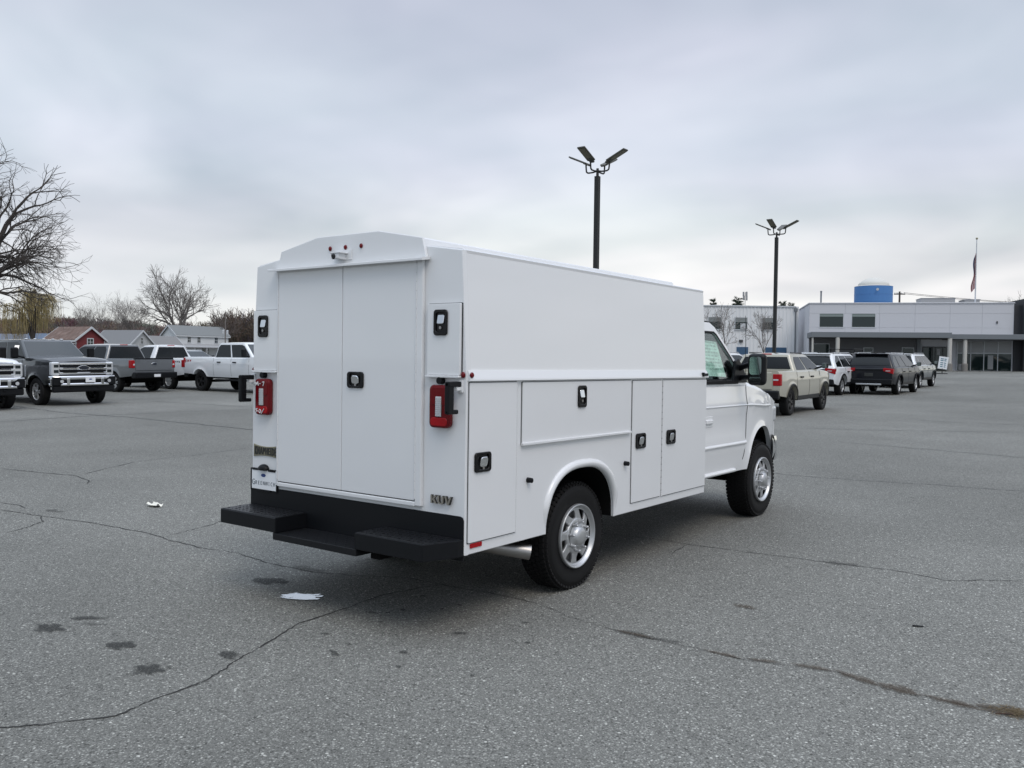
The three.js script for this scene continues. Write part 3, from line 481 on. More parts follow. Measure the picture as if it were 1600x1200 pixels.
vanWheel(4.83, 0.4255, 0.82, 1, 0.5); vanWheel(4.83, 0.4255, -0.82, -1, 0.1);
part('axle', [bar([1.317, 0.3725, -0.75], [1.317, 0.3725, 0.75], 0.05, 0.05, 12), new THREE.SphereGeometry(0.15, 16, 12).translate(1.317, 0.38, 0.05)], M.under, van); part('axle', bar([4.83, 0.42, -0.75], [4.83, 0.42, 0.75], 0.045), M.under, van);
part('chassis', [plainBox(0.1, 5.2, 0.42, 0.56, -0.46, -0.38), plainBox(0.1, 5.2, 0.42, 0.56, 0.38, 0.46), plainBox(0.3, 3.0, 0.44, 0.56, -0.35, 0.3), plainBox(3.3, 4.2, 0.34, 0.56, -0.3, 0.3), box(2.0, 3.1, 0.34, 0.56, -0.9, -0.5, 0.03), bar([1.4, 0.4, 0.05], [4.2, 0.46, 0.05], 0.045)], M.under, van);
{ const e = part('exhaust_pipe', [new THREE.TubeGeometry(new THREE.CatmullRomCurve3([V(0.42, 0.44, 0.3), V(0.45, 0.43, 0.62), V(0.52, 0.41, 0.76), V(0.705, 0.362, 0.955)]), 30, 0.05, 24), latheY([[0.05, 0], [0.05, 0.002], [0.044, 0.002], [0.044, -0.12]], 24).applyQuaternion(new THREE.Quaternion().setFromUnitVectors(V(0, 0, 1), V(0.145, -0.04, 0.165).normalize())).translate(0.705, 0.362, 0.955)], M.steel, van);
  part('tailpipe_bore', new THREE.CircleGeometry(0.043, 20).applyQuaternion(new THREE.Quaternion().setFromUnitVectors(V(0, 0, 1), V(0.145, -0.04, 0.165).normalize())).translate(0.682, 0.368, 0.93), M.under, e); }
{ // ---- the cab: body shell lofted along x, roof and pillars above
  const belt = 1.41;
  const half = (x, y) => { const pl = x < 4.4 ? 0.965 : mix(0.965, 0.78, Math.pow(clamp((x - 4.4) / 1.2), 1.6)); const tuck = y < 0.75 ? 0.05 * Math.pow((0.75 - y) / 0.3, 2) : 0, tum = y > 1.2 ? 0.09 * Math.pow((y - 1.2), 1.3) : 0; return pl - tuck - tum; };
  const AX = 4.83, AY = 0.4255, AR = 0.47;
  const top = (x) => x < 4.31 ? belt : x < 5.2 ? mix(1.415, 1.285, Math.pow((x - 4.31) / 0.89, 1.15)) : mix(1.285, 1.19, Math.pow((x - 5.2) / 0.36, 2));
  const arch = (x) => { const d = Math.abs(x - AX); if (d > AR) return null; return AY + 0.08 + (AR + 0.0) * Math.sqrt(1 - Math.pow(d / AR, 2.4)); };
  const rock = (x) => x < 4.6 ? 0.575 : 0.62;
  const xs = []; for (let x = 3.28; x < AX - AR - 0.01; x += 0.09) xs.push(x);
  for (let i = 0; i <= 26; i++) xs.push(AX - AR * Math.cos(Math.PI * i / 26) * 0.9999);
  for (let x = AX + AR + 0.015; x < 5.56; x += 0.035) xs.push(x); xs.push(5.56);
  const rows = xs.map((x) => {
    const b = Math.max(rock(x), arch(x) ?? 0), t = top(x), pts = [], lv = 9;
    pts.push([half(x, b) * 0.5, b + 0.02], [half(x, b) - 0.04, b]);
    for (let k = 0; k <= lv; k++) { const y = mix(b, t - 0.02, k / lv); let z = half(x, y); const da = Math.hypot(x - AX, y - AY - 0.08) - AR; if (da < 0.07 && y < 1.05) z += 0.016 * sstep(0.07, 0.0, da); z += 0.013 * Math.exp(-Math.pow((y - 1.205) / 0.012, 2)) + 0.016 * Math.exp(-Math.pow((y - 0.842) / 0.022, 2)) * (x < 4.36 ? 1 : 0); pts.push([z, y]); }
    const hz = half(x, t), hood = x > 4.3 ? 0.11 * sstep(4.3, 4.45, x) * (1 - 0.65 * sstep(4.9, 5.56, x)) : 0;
    pts.push([hz - 0.03, t + 0.004 + hood * 0.12], [hz * 0.84, t + hood * 0.55], [hz * 0.5, t + hood * 0.92], [0, t + hood]);
    return pts;
  });
  const NP = rows[0].length, shell = (s) => grid((u, v) => { const r = rows[Math.round(v * (rows.length - 1))], q = r[Math.round(u * (NP - 1))]; return [xs[Math.round(v * (rows.length - 1))], q[1], s * q[0]]; }, NP - 1, rows.length - 1, s > 0);
  const last = rows.at(-1), nose = extr([...last.slice(1).map(([z, y]) => [z, y]), ...last.slice(1, -1).reverse().map(([z, y]) => [-z, y])], 0.02).alongX(5.55);
  const body = part('cab_body', [creased(shell(1), 0.5), creased(shell(-1), 0.5), nose], M.cabWhite, van);
  // wheel wells of the front axle
  for (const s of [1, -1]) part('wheel_well', grid((u, v) => { const x = AX - (AR - 0.004) * Math.cos(Math.PI * u) * 0.999; return [x, (arch(x) ?? 0.5) - 0.006, s * mix(0.45, half(x, 0.9) - 0.03, v)]; }, 24, 1), M.under, body);
  part('cab_underside', [plainBox(3.3, 4.36, 0.58, 0.6, -0.88, 0.88), plainBox(3.32, 5.4, 0.6, 1.0, -0.44, 0.44)], M.under, body);
  const zz = (y) => 0.948 - Math.max(0, y - belt) * 0.19;
  for (const s of [1, -1]) {
    const f = (g) => (s > 0 ? g : mirZ(g));
    // upper door and pillars with a real window opening
    const win = [[3.30, 1.452], [4.16, 1.452], [4.225, 1.468], [4.20, 1.525], [4.07, 1.665], [3.92, 1.79], [3.81, 1.878], [3.76, 1.9], [3.30, 1.9]];
    const sd = extr([[3.26, belt - 0.01], [4.36, belt - 0.01], [4.28, 1.5], [3.98, 1.79], [3.80, 1.945], [3.70, 1.985], [3.26, 1.99]], 0.035, { bevel: 0.005, seg: 2, holes: [win] });
    const shear = (g) => { const p = g.attributes.position; for (let i = 0; i < p.count; i++) p.setZ(i, p.getZ(i) + zz(p.getY(i)) - 0.035); g.computeVertexNormals(); return g; };
    part('cab_side_frame', f(shear(sd)), M.cabWhite, van);
    const inset = (k) => { const cx = 3.75, cy = 1.66; return win.map(([x, y]) => [cx + (x - cx) * k, cy + (y - cy) * k]); };
    const rubberStrip = extr(inset(1.012), 0.006, { holes: [inset(0.95)] }); shear(rubberStrip); rubberStrip.translate(0, 0, 0.032); part('window_seal', f(rubberStrip), M.rubber, van);
    const pane = extr(inset(0.965), 0.004); shear(pane); pane.translate(0, 0, 0.02); part('side_window', f(pane), M.pane, van);
    if (s > 0) { // window sticker and papers behind the glass
      const st = grid((u, v) => { const y = 1.5 + v * 0.33, x = 3.30 + u * (0.66 - 0.1 * v); return [x, y - 0.02 * u, zz(y) - 0.028 - 0.012 * Math.sin(u * 3)]; }, 6, 4); part('window_sticker', st, new THREE.MeshStandardMaterial({ roughness: 0.7, map: dataTex(128, 96, (i, j) => { const n = fbm(i * 0.06, j * 0.09, 4.2, 4), ln = (j % 9 < 4 && i > 8 && i < 118 && fbm(i * 0.5, Math.floor(j / 9) * 7.7, 2) > -0.05 && j > 16) ? 50 : 0; const v = clamp(232 + 60 * n - ln, 60, 255); return [v * 0.95, v, v * 0.97]; }, { srgb: true }) }), van);
    }
    // mirror: sail, two arms, tall head with main and spotter glass
    const m = part('door_mirror', [f(extr([[4.0, 1.425], [4.34, 1.425], [4.31, 1.50], [4.2, 1.6], [4.12, 1.66], [4.05, 1.63]], 0.03, { bevel: 0.008, seg: 2 }).translate(0, 0, 0.93)), f(bar([4.16, 1.565, 0.95], [4.09, 1.612, 1.10], 0.028, 0.024, 12)), f(bar([4.17, 1.47, 0.95], [4.09, 1.485, 1.10], 0.028, 0.024, 12)), f(box(4.035, 4.135, 1.405, 1.705, 1.07, 1.245, 0.045))], M.black, van);
    part('mirror_glass', f(extr(rectPts(1.1, 1.215, 1.505, 1.675, 0.03), 0.004).applyMatrix4(new THREE.Matrix4().set(0, 0, -1, 4.034, 0, 1, 0, 0, 1, 0, 0, 0, 0, 0, 0, 1))), M.mirror, m);
    part('mirror_glass', f(extr(rectPts(1.1, 1.215, 1.43, 1.485, 0.018), 0.004).applyMatrix4(new THREE.Matrix4().set(0, 0, -1, 4.034, 0, 1, 0, 0, 1, 0, 0, 0, 0, 0, 0, 1))), M.mirror, m);
    // door outline, handle, side trim strip
    const line = (pts) => f(tube(pts.map(([x, y]) => [x, y, half(x, y) + 0.0035 + 0.016 * Math.exp(-Math.pow((y - 0.842) / 0.022, 2)) + 0.013 * Math.exp(-Math.pow((y - 1.205) / 0.012, 2))]), 0.0026, 5));
    part('door_gap', [line([[4.31, 1.405], [4.313, 1.3], [4.313, 1.2], [4.312, 1.1], [4.31, 1.0], [4.305, 0.9], [4.295, 0.8], [4.27, 0.73], [4.24, 0.68]])], M.seam, van);
    const mould = (y, x0, x1, r) => { const q = []; for (let i = 0; i <= 10; i++) { const x = mix(x0, x1, i / 10); q.push([x, y - 0.03 * sstep(4.3, 5.1, x) * (y > 1), half(x, y) + 0.006]); } return f(tube(q, r, 8)); };
    part('body_moulding', mould(1.208, 3.3, 5.2, 0.011), M.cabWhite, van); part('body_moulding', mould(0.845, 3.3, 4.29, 0.02), M.cabWhite, van); part('sill_moulding', mould(0.592, 3.3, 4.06, 0.02), M.cabWhite, van);
    part('belt_seal', f(box(3.28, 4.12, 1.415, 1.448, 0.93, 0.962, 0.006)), M.rubber, van);
    part('door_handle', f(merge([box(3.36, 3.5, 1.06, 1.10, 0.965, 0.985, 0.01), box(3.34, 3.52, 1.03, 1.13, 0.955, 0.969, 0.006)])), M.cabWhite, van);
    part('headlight', f(box(5.47, 5.575, 0.98, 1.155, 0.62, 0.815, 0.03)), M.clear, van);
    part('turn_signal', f(box(5.44, 5.545, 1.0, 1.13, 0.775, 0.812, 0.015)), M.clear, van);
    part('seat', [f(box(3.5, 3.62, 0.9, 1.62, 0.25, 0.75, 0.05)), f(box(3.5, 4.0, 0.86, 1.0, 0.25, 0.75, 0.05)), f(box(3.52, 3.6, 1.62, 1.84, 0.38, 0.62, 0.04))], std(0.06, 0.06, 0.062, 0.9), van);
  }
  part('cab_roof', creased(grid((u, v) => { const z = (u * 2 - 1), x = mix(3.26, 3.80, v), w = 0.845 - 0.03 * v * v; return [x, 1.985 - 0.05 * v * v + 0.06 * (1 - z * z), z * w]; }, 24, 8)), M.cabWhite, van);
  part('roof_gutter', both(bar([3.28, 1.999, 0.828], [3.74, 1.984, 0.824], 0.011, 0.011, 8)), M.rubber, van);
  part('windshield', grid((u, v) => { const z = u * 2 - 1, y = mix(1.46, 1.945, v), w = mix(0.9, 0.79, v); return [mix(4.44, 3.82, v) + 0.1 * (1 - z * z), y + 0.03 * (1 - z * z) * (0.3 + v), z * w]; }, 20, 8), M.windshield, van);
  part('cowl', box(4.3, 4.5, 1.4, 1.47, -0.88, 0.88, 0.02), M.black, van);
  part('dashboard', box(4.0, 4.35, 1.1, 1.42, -0.85, 0.85, 0.05), std(0.03, 0.03, 0.032, 0.9), van);
  part('cab_back', plainBox(3.25, 3.27, 0.6, 1.95, -0.83, 0.83), M.under, van);
  part('grille', [box(5.56, 5.59, 0.86, 1.12, -0.6, 0.6, 0.01), ...[0.9, 0.96, 1.02, 1.08].map((y) => box(5.585, 5.61, y - 0.015, y + 0.015, -0.58, 0.58, 0.008))], M.black, van);
  const bp = grid((u, v) => { const a = (u * 2 - 1), z = a * 0.93, wrap = Math.pow(Math.abs(a), 6) * 0.42, y = mix(0.59, 0.845, v); return [5.70 - wrap - 0.05 * Math.pow(Math.abs(2 * v - 1), 2) - 0.04 * a * a, y, z - Math.sign(a) * 0.0]; }, 60, 10);
  part('front_bumper', [bp, ...both(grid((u, v) => { const y = mix(0.59, 0.845, v); return [mix(5.17, 5.29, u), y, 0.93 - 0.012 * Math.pow(2 * v - 1, 2)]; }, 3, 8)).slice(0, 2)], M.chrome, van);
  part('bumper_filler', [box(5.0, 5.42, 0.62, 0.82, -0.8, 0.8, 0.03)], M.black, van);
  part('antenna', [bar([4.60, 1.43, 0.84], [4.60, 1.47, 0.84], 0.012, 0.007, 10), bar([4.60, 1.47, 0.84], [4.535, 2.09, 0.85], 0.003, 0.002, 6)], M.black, van);
}

// ------------------------------------------------------------------ parked vehicles
const tyreCache = {};
function wheelParts(R, w, style) {                                     // axis along z, outer face +z
  const key = [R, w, style].join();
  if (!tyreCache[key]) {
    const rimR = R * 0.62, f = w * 0.42, dark = style === 'black';
    const ty = merge([tyreGeo(R, w, rimR), latheY([[R - 0.012, -w * 0.3], [R - 0.012, w * 0.3]], 32)]);
    const n = style === 'steel' ? 8 : style === 'six' ? 6 : 5, spokes = [];
    for (let i = 0; i < n; i++) { const a = i / n * 2 * Math.PI; for (const e of [-1, 1]) spokes.push(plainBox(rimR * 0.18, rimR * 0.94, -rimR * 0.075, rimR * 0.075, f - 0.03, f - 0.004).rotateZ(a + e * (style === 'steel' ? 0.14 : 0.17))); }
    const rim = merge([latheY([[rimR * 0.86, -w * 0.35], [rimR * 0.9, f - 0.05], [rimR * 0.93, f - 0.004], [rimR * 1.0, f + 0.008], [rimR * 1.01, f - 0.01]], 40), latheY([[0, f + 0.012], [rimR * 0.13, f + 0.01], [rimR * 0.2, f - 0.004], [rimR * 0.3, f - 0.02]], 24), ...spokes]);
    const back = latheY([[0, f - 0.07], [rimR * 0.9, f - 0.06]], 24);
    tyreCache[key] = { ty, rim, back, m: dark ? M.rimDark : M.silver };
  }
  return tyreCache[key];
}
const mapLine = (a, x) => { if (x <= a[0][0]) return a[0][1]; for (let i = 0; i + 1 < a.length; i++) if (x <= a[i + 1][0]) return mix(a[i][1], a[i + 1][1], (x - a[i][0]) / (a[i + 1][0] - a[i][0] || 1)); return a.at(-1)[1]; };
// c: see the specs below. Local frame: +x forward, y up, z right, origin on the ground midway between the axles.
function buildVehicle(name, label, category, group, c, x, z, heading) {
  const root = thing(name, label, category, [x, E(x), z], 0, group);
  root.quaternion.setFromAxisAngle(V(0, 0, 1), Math.atan(0.014)).multiply(new THREE.Quaternion().setFromAxisAngle(V(0, 1, 0), heading));
  const { W, wb, xr, xf, R } = c, ax = [wb / 2, -wb / 2], AR = c.AR ?? R + 0.085, hubY = R - 0.01, body = c.paint;
  const half = (x, y) => {
    const e = x > 0 ? clamp((x - (xf - c.noseTaper)) / c.noseTaper) : clamp(((xr + c.tailTaper) - x) / c.tailTaper);
    const pl = W / 2 * (1 - (x > 0 ? 0.13 : c.tailIn ?? 0.06) * Math.pow(e, 2.2));
    const t = (y - c.rock) / (c.belt - c.rock);
    return pl * (1 - 0.045 * Math.pow(clamp((0.45 - t) / 0.45), 2) - 0.035 * Math.pow(clamp((t - 0.55) / 0.45), 1.6)) + 0.012 * Math.exp(-Math.pow((t - 0.74) / 0.05, 2));
  };
  const top = (x) => mapLine(c.top, x), bed = c.bed;                   // bed: [x0, x1, depth]
  const bottom = (x) => { let b = mapLine(c.bot, x); for (const a of ax) { const d = Math.abs(x - a); if (d < AR) b = Math.max(b, hubY + AR * Math.pow(1 - Math.pow(d / AR, 2.3), 0.5)); } return b; };
  let xs = []; for (let q = xr; q < xf; q += 0.11) xs.push(q); xs.push(xf, xr + 0.03, xf - 0.03);
  for (const a of ax) { xs = xs.filter((q) => Math.abs(q - a) > AR); for (let i = 0; i <= 18; i++) xs.push(a - AR * Math.cos(Math.PI * i / 18) * (1.0)); xs.push(a - AR - 0.006, a + AR + 0.006); }
  for (const p of c.top) xs.push(p[0]);
  if (bed) xs.push(bed[0] - 0.003, bed[0] + 0.003, bed[1] - 0.003, bed[1] + 0.003);
  xs = [...new Set(xs.map((q) => +q.toFixed(4)))].filter((q) => q >= xr && q <= xf).sort((a, b) => a - b);
  const rows = xs.map((q) => {
    const b = bottom(q), t = Math.max(top(q), b + 0.1), o = [], inBed = bed && q > bed[0] && q < bed[1], cr = q > c.cowl ? c.crown ?? 0.05 : 0.0;
    o.push([half(q, b) * 0.4, b + 0.03], [half(q, b) - 0.03, b]);
    for (let k = 0; k <= 9; k++) { const y = mix(b, t - 0.025, k / 9); let w = half(q, y); for (const a of ax) { const da = Math.hypot(q - a, y - hubY) - AR; if (da < 0.1) w += 0.028 * sstep(0.1, 0.0, da); } o.push([w, y]); }
    const h = half(q, t);
    if (inBed) o.push([h - 0.02, t], [h - 0.075, t], [h - 0.08, t - bed[2]], [0, t - bed[2]]);
    else o.push([h - 0.022, t - 0.002 + cr * 0.1], [h - 0.14, t + cr * 0.45], [h * 0.55, t + cr * 0.8], [0, t + cr]);
    return o;
  });
  const N = rows[0].length, sh = (s) => grid((u, v) => { const i = Math.round(v * (rows.length - 1)), q = rows[i][Math.round(u * (N - 1))]; return [xs[i], q[1], s * q[0]]; }, N - 1, rows.length - 1, s > 0);
  const capEnd = (r, q) => extr([...r.map(([a, b]) => [a, b]), ...r.slice(0, -1).reverse().map(([a, b]) => [-a, b])], 0.012).alongX(q);
  part('body', [creased(sh(1), 0.55), creased(sh(-1), 0.55), capEnd(rows[0], xr + 0.001), capEnd(rows.at(-1), xf - 0.013)], body, root);
  // lower trim, arch trim
  if (c.clad) for (const s of [1, -1]) {
    const f = (g) => (s > 0 ? g : mirZ(g));
    for (const a of ax) part('wheel_arch_trim', f(grid((u, v) => { const th = Math.PI * u, rr0 = AR - 0.006 + 0.065 * v, y = hubY + rr0 * Math.pow(Math.sin(th), 0.87); const X = a - rr0 * Math.cos(th); return [X, Math.max(y, c.rock - 0.02), half(X, y) + 0.028 + 0.012 * Math.sin(Math.PI * v)]; }, 24, 4, true)), M.black, root);
    part('rocker_trim', f(box(ax[1] + AR, ax[0] - AR, c.rock - 0.03, c.rock + 0.1, W / 2 - 0.1, W / 2 - 0.015, 0.02)), M.black, root);
  }
  part('underbody', [plainBox(xr + 0.2, xf - 0.25, c.rock - 0.08, c.rock + 0.2, -W * 0.27, W * 0.27), bar([ax[1], hubY, -W * 0.42], [ax[1], hubY, W * 0.42], 0.055), bar([ax[0], hubY, -W * 0.42], [ax[0], hubY, W * 0.42], 0.045), ...[1, -1].map((s) => plainBox(ax[1] - AR, ax[1] + AR, hubY + 0.1, c.rock + AR * 0.9, s * W * 0.2 - 0.02, s * W * 0.2 + 0.02))], M.under, root);
  // greenhouse
  const G = c.gh, roofY = G.roof, bY = c.belt - 0.015;
  const at = (y) => clamp((y - bY) / (roofY - bY)), w0 = half((G.xr0 + G.xf0) / 2, c.belt) - 0.025, w1 = w0 - G.tumble;
  const zs = (y) => mix(w0, w1, at(y)), xF = (y) => mix(G.xf0, G.xf1, Math.pow(at(y), 1.06)), xR = (y) => mix(G.xr0, G.xr1, Math.pow(at(y), 1.2));
  const ys = [bY, mix(bY, roofY, 0.25), mix(bY, roofY, 0.5), mix(bY, roofY, 0.75), mix(bY, roofY, 0.93), roofY - 0.012, roofY];
  const ring = (y, k) => { // k shrinks the last rings into the roof
    const a = xR(y) + (k ? 0.05 * k : 0), b = xF(y) - (k ? 0.05 * k : 0), zq = zs(y) - (k ? 0.04 * k : 0), r = 0.09, o = [];
    for (let i = 0; i <= 4; i++) { const th = Math.PI / 2 * i / 4; o.push([b - r + r * Math.cos(th) + 0.0, zq - r + r * Math.sin(th)]); }
    for (let i = 0; i <= 4; i++) { const th = Math.PI / 2 + Math.PI / 2 * i / 4; o.push([a + r + r * Math.cos(th), zq - r + r * Math.sin(th)]); }
    const bow = (p) => [p[0] + (p[0] > (a + b) / 2 ? 0.07 : -0.03) * (1 - Math.pow(p[1] / zq, 2)), p[1]];
    const R1 = o.map(bow), mid = [[a - 0.03, 0]], front = [[b + 0.07, 0]];
    return [...front, ...R1, ...mid, ...R1.slice().reverse().map(([p, q]) => [p, -q]), ...front];
  };
  const rg = ys.map((y, i) => ring(y, i === 6 ? 1 : 0).map(([p, q]) => [p, y, q])), cx = (G.xr1 + G.xf1) / 2;
  for (const k of [0.9, 0.55, 0]) rg.push(rg[6].map(([p, , q]) => [cx + (p - cx) * k, roofY + 0.045 * (1 - k * k), q * k]));
  part('cabin', creased(grid((u, v) => rg[Math.round(v * (rg.length - 1))][Math.round(u * (rg[0].length - 1))], rg[0].length - 1, rg.length - 1), 0.5), c.roofPaint ?? body, root);
  const pane = (poly, nm, mat, s) => { const g = extr(poly, 0.012); const p = g.attributes.position; for (let i = 0; i < p.count; i++) p.setZ(i, p.getZ(i) - 0.004 + zs(p.getY(i))); g.computeVertexNormals(); part(nm, s > 0 ? g : mirZ(g), mat, root); };
  for (const s of [1, -1]) for (const poly of c.side) pane(poly.map(([t, k]) => { const y = mix(bY + 0.03, roofY - 0.07, k); return [mix(xR(y) + 0.06, xF(y) - 0.05, t), y]; }), 'side_window', c.tint ?? M.glass, s);
  const y0 = bY + 0.05, y1 = roofY - 0.05;
  part('windshield', grid((u, v) => { const y = mix(y0, y1, v), zq = (zs(y) - 0.075) * (2 * u - 1); return [xF(y) + 0.008 + 0.07 * (1 - Math.pow(zq / zs(y), 2)), y, zq]; }, 16, 8), M.windshield, root);
  part('rear_window', grid((u, v) => { const y = mix(bY + (c.rearLow ?? 0.06), y1 - (c.rearTop ?? 0.02), v), zq = (zs(y) - 0.1) * (2 * u - 1); return [xR(y) - 0.008 - 0.03 * (1 - Math.pow(zq / zs(y), 2)), y, zq]; }, 16, 6), M.glass, root);
  part('wiper', [bar([xF(y0) + 0.085, y0 + 0.005, 0.05], [xF(y0) + 0.06, y0 + 0.02, 0.55], 0.008), bar([xF(y0) + 0.075, y0 + 0.005, -0.55], [xF(y0) + 0.09, y0 + 0.02, -0.02], 0.008)], M.black, root);
  // wheels
  const wp = wheelParts(R, c.tw ?? 0.25, c.wheel);
  for (const a of ax) for (const s of [1, -1]) {
    const wh = new THREE.Group(); wh.name = 'wheel'; wh.position.set(a, hubY, s * (W / 2 - (c.tw ?? 0.25) / 2 - 0.03)); wh.rotation.y = s > 0 ? 0 : Math.PI; root.add(wh);
    part('tyre', wp.ty, M.tyre, wh); part('rim', wp.rim, wp.m, wh); part('brake_disc', wp.back, M.under, wh);
  }
  // mirrors, handles, door seams
  for (const s of [1, -1]) {
    const f = (g) => (s > 0 ? g : mirZ(g)), mx = c.mirror[0], my = c.belt + 0.02, big = c.mirror[1];
    const mi = part('mirror', f(merge([box(mx - 0.06, mx + 0.08, my + (big ? 0.0 : 0.02), my + (big ? 0.34 : 0.19), W / 2 + 0.06, W / 2 + (big ? 0.27 : 0.24), 0.05), bar([mx + 0.05, my + 0.03, W / 2 - 0.1], [mx, my + 0.08, W / 2 + 0.1], 0.03)])), M.black, root);
    part('mirror_glass', f(box(mx - 0.066, mx - 0.058, my + (big ? 0.03 : 0.04), my + (big ? 0.31 : 0.17), W / 2 + 0.08, W / 2 + (big ? 0.25 : 0.22), 0.002)), M.mirror, mi);
    for (const hx of c.handles) part('door_handle', f(box(hx - 0.11, hx + 0.11, c.belt - 0.2, c.belt - 0.155, half(hx, c.belt - 0.18) - 0.01, half(hx, c.belt - 0.18) + 0.035, 0.012)), c.handleMat ?? M.black, root);
    for (const sx of c.seams) part('door_gap', f(tube([0, 1, 2, 3, 4, 5].map((k) => { const y = mix(c.rock + 0.05, c.belt - 0.02, k / 5); return [sx, y, half(sx, y) + 0.001]; }), 0.005, 4)), M.seam, root);
  }
  c.extra?.({ root, half, W, xr, xf, R, top, zs, xF, xR, bY, roofY, hubY, AR, ax });
  return root;
}
const headingOf = { east: 0, south: -Math.PI / 2, north: Math.PI / 2 };
const ovalPts = (a, b, n = 32) => [...Array(n)].map((_, i) => [a * Math.cos(i * 2 * Math.PI / n), b * Math.sin(i * 2 * Math.PI / n)]);
function oval(root, x, y, a, b, dir) {                                 // an oval badge on the nose (dir 1) or the tailgate (dir -1)
  const rim = extr(ovalPts(a, b), 0.016, { bevel: 0.003 }), face = extr(ovalPts(a * 0.9, b * 0.84), 0.004).translate(0, 0, 0.0155);
  const put = (g) => (dir > 0 ? g.rotateY(Math.PI / 2) : g.rotateY(-Math.PI / 2)).translate(x, y, 0);
  const m = part('badge', put(rim), M.chrome, root); part('badge_face', put(face), M.badge, m);
}
M.badge = std(0.01, 0.014, 0.026, 0.3);
// ---- heavy pickup, crew cab
const heavyNose = (chromeBars) => ({ root, xf, W, half }) => {
  const g = part('grille', [box(xf - 0.03, xf + 0.015, 0.93, 1.3, -0.7, 0.7, 0.02)], M.black, root);
  for (const y of [0.965, 1.105, 1.25]) part('grille_bar', box(xf + 0.004, xf + 0.04, y - 0.03, y + 0.03, -0.72, 0.72, 0.014), chromeBars, g);
  for (const s of [1, -1]) for (const k of [-0.03, 0.03, 0.1]) part('grille_slot', box(xf + 0.035, xf + 0.044, 1.105 + k - 0.095, 1.105 + k - 0.075, s * 0.2, s * 0.62, 0.002), M.black, g);
  oval(root, xf + 0.03, 1.13, 0.17, 0.07, 1);
  for (const s of [1, -1]) {
    const f = (q) => (s > 0 ? q : mirZ(q));
    const h = part('headlight', f(merge([box(xf - 0.16, xf + 0.012, 0.9, 1.3, 0.7, W / 2 - 0.07, 0.04)])), M.clear, root);
    for (const y of [0.98, 1.14]) part('headlight_lens', f(box(xf + 0.0, xf + 0.02, y, y + 0.09, 0.74, 0.88, 0.01)), M.windshield, h);
    part('tow_hook', f(box(xf + 0.05, xf + 0.12, 0.5, 0.56, 0.38, 0.46, 0.02)), M.black, root);
    part('fog_light', f(bar([xf + 0.16, 0.73, 0.72], [xf + 0.178, 0.73, 0.72], 0.05, 0.05, 16)), M.clear, root);
  }
  const arc = (y0, y1, b) => grid((u, v) => { const a = u * 2 - 1; return [xf + 0.17 - 0.2 * Math.pow(Math.abs(a), 5) - b * Math.pow(2 * v - 1, 2), mix(y0, y1, v), a * (W / 2 - 0.01)]; }, 30, 6);
  const b = part('front_bumper', [arc(0.785, 0.885, 0.02), arc(0.60, 0.67, 0.015), grid((u, v) => { const a = u * 2 - 1; return [xf + 0.15 - 0.2 * Math.pow(Math.abs(a), 5) - 0.1 * v, 0.885, a * (W / 2 - 0.01)]; }, 30, 2), ...[-0.95, -0.52, 0.52, 0.95].map((z) => box(xf + 0.0, xf + (Math.abs(z) > 0.9 ? 0.05 : 0.165), 0.62, 0.82, z - 0.05, z + 0.05, 0.02))], M.chrome, root);
  part('bumper_opening', box(xf - 0.05, xf + 0.13, 0.6, 0.86, -W / 2 + 0.06, W / 2 - 0.06, 0.03), M.black, b);
  part('air_dam', box(xf - 0.05, xf + 0.1, 0.4, 0.6, -W / 2 + 0.08, W / 2 - 0.08, 0.04), M.black, root);
  const p = part('licence_plate', box(xf + 0.17, xf + 0.184, 0.69, 0.83, -0.0, 0.3, 0.004).translate(0, 0, -0.28), M.plate, root);
  part('plate_logo', extr(ovalPts(0.05, 0.02), 0.002).rotateY(Math.PI / 2).translate(xf + 0.185, 0.785, -0.13), M.navy, p);
};
const heavySpec = (paintM, o = {}) => ({
  W: 2.03, wb: 4.06, xr: -3.2, xf: 2.93, R: 0.42, tw: 0.27, AR: 0.5, rock: 0.6, belt: 1.38, noseTaper: 1.0, tailTaper: 0.5, tailIn: 0.03, cowl: 1.05, crown: 0.09,
  top: [[-3.2, 1.4], [-1.13, 1.4], [-1.12, 1.37], [1.2, 1.37], [1.35, 1.42], [2.6, 1.36], [2.85, 1.31], [2.93, 1.24]], bot: [[-3.2, 0.72], [-2.6, 0.7], [-1.4, 0.6], [1.4, 0.6], [2.93, 0.62]], bed: [-3.13, -1.2, 0.52],
  gh: { roof: 1.97, xr0: -1.12, xr1: -1.0, xf0: 1.42, xf1: 0.66, tumble: 0.17 }, side: [[[0.02, 0.02], [0.44, 0.02], [0.44, 1], [0.06, 1], [0.02, 0.8]], [[0.48, 0.02], [0.93, 0.02], [0.97, 0.2], [0.96, 0.9], [0.9, 1], [0.48, 1]]],
  paint: paintM, wheel: 'five', mirror: [1.12, true], handles: [-0.72, 0.3], seams: [-1.1, 0.06, 1.2], ...o,
});
const heavyTail = ({ root, xr, W }) => {
  for (const s of [1, -1]) { const f = (q) => (s > 0 ? q : mirZ(q)); part('tail_light', f(box(xr - 0.012, xr + 0.09, 0.96, 1.36, W / 2 - 0.17, W / 2 - 0.012, 0.02)), M.redBright, root); }
  part('rear_bumper', [box(xr - 0.17, xr + 0.05, 0.62, 0.78, -W / 2 + 0.08, W / 2 - 0.08, 0.03)], M.black, root);
  part('tailgate_gap', [plainBox(xr - 0.003, xr + 0.002, 0.84, 1.38, -W / 2 + 0.19, -W / 2 + 0.18), plainBox(xr - 0.003, xr + 0.002, 0.84, 1.38, W / 2 - 0.19, W / 2 - 0.18)], M.seam, root);
};
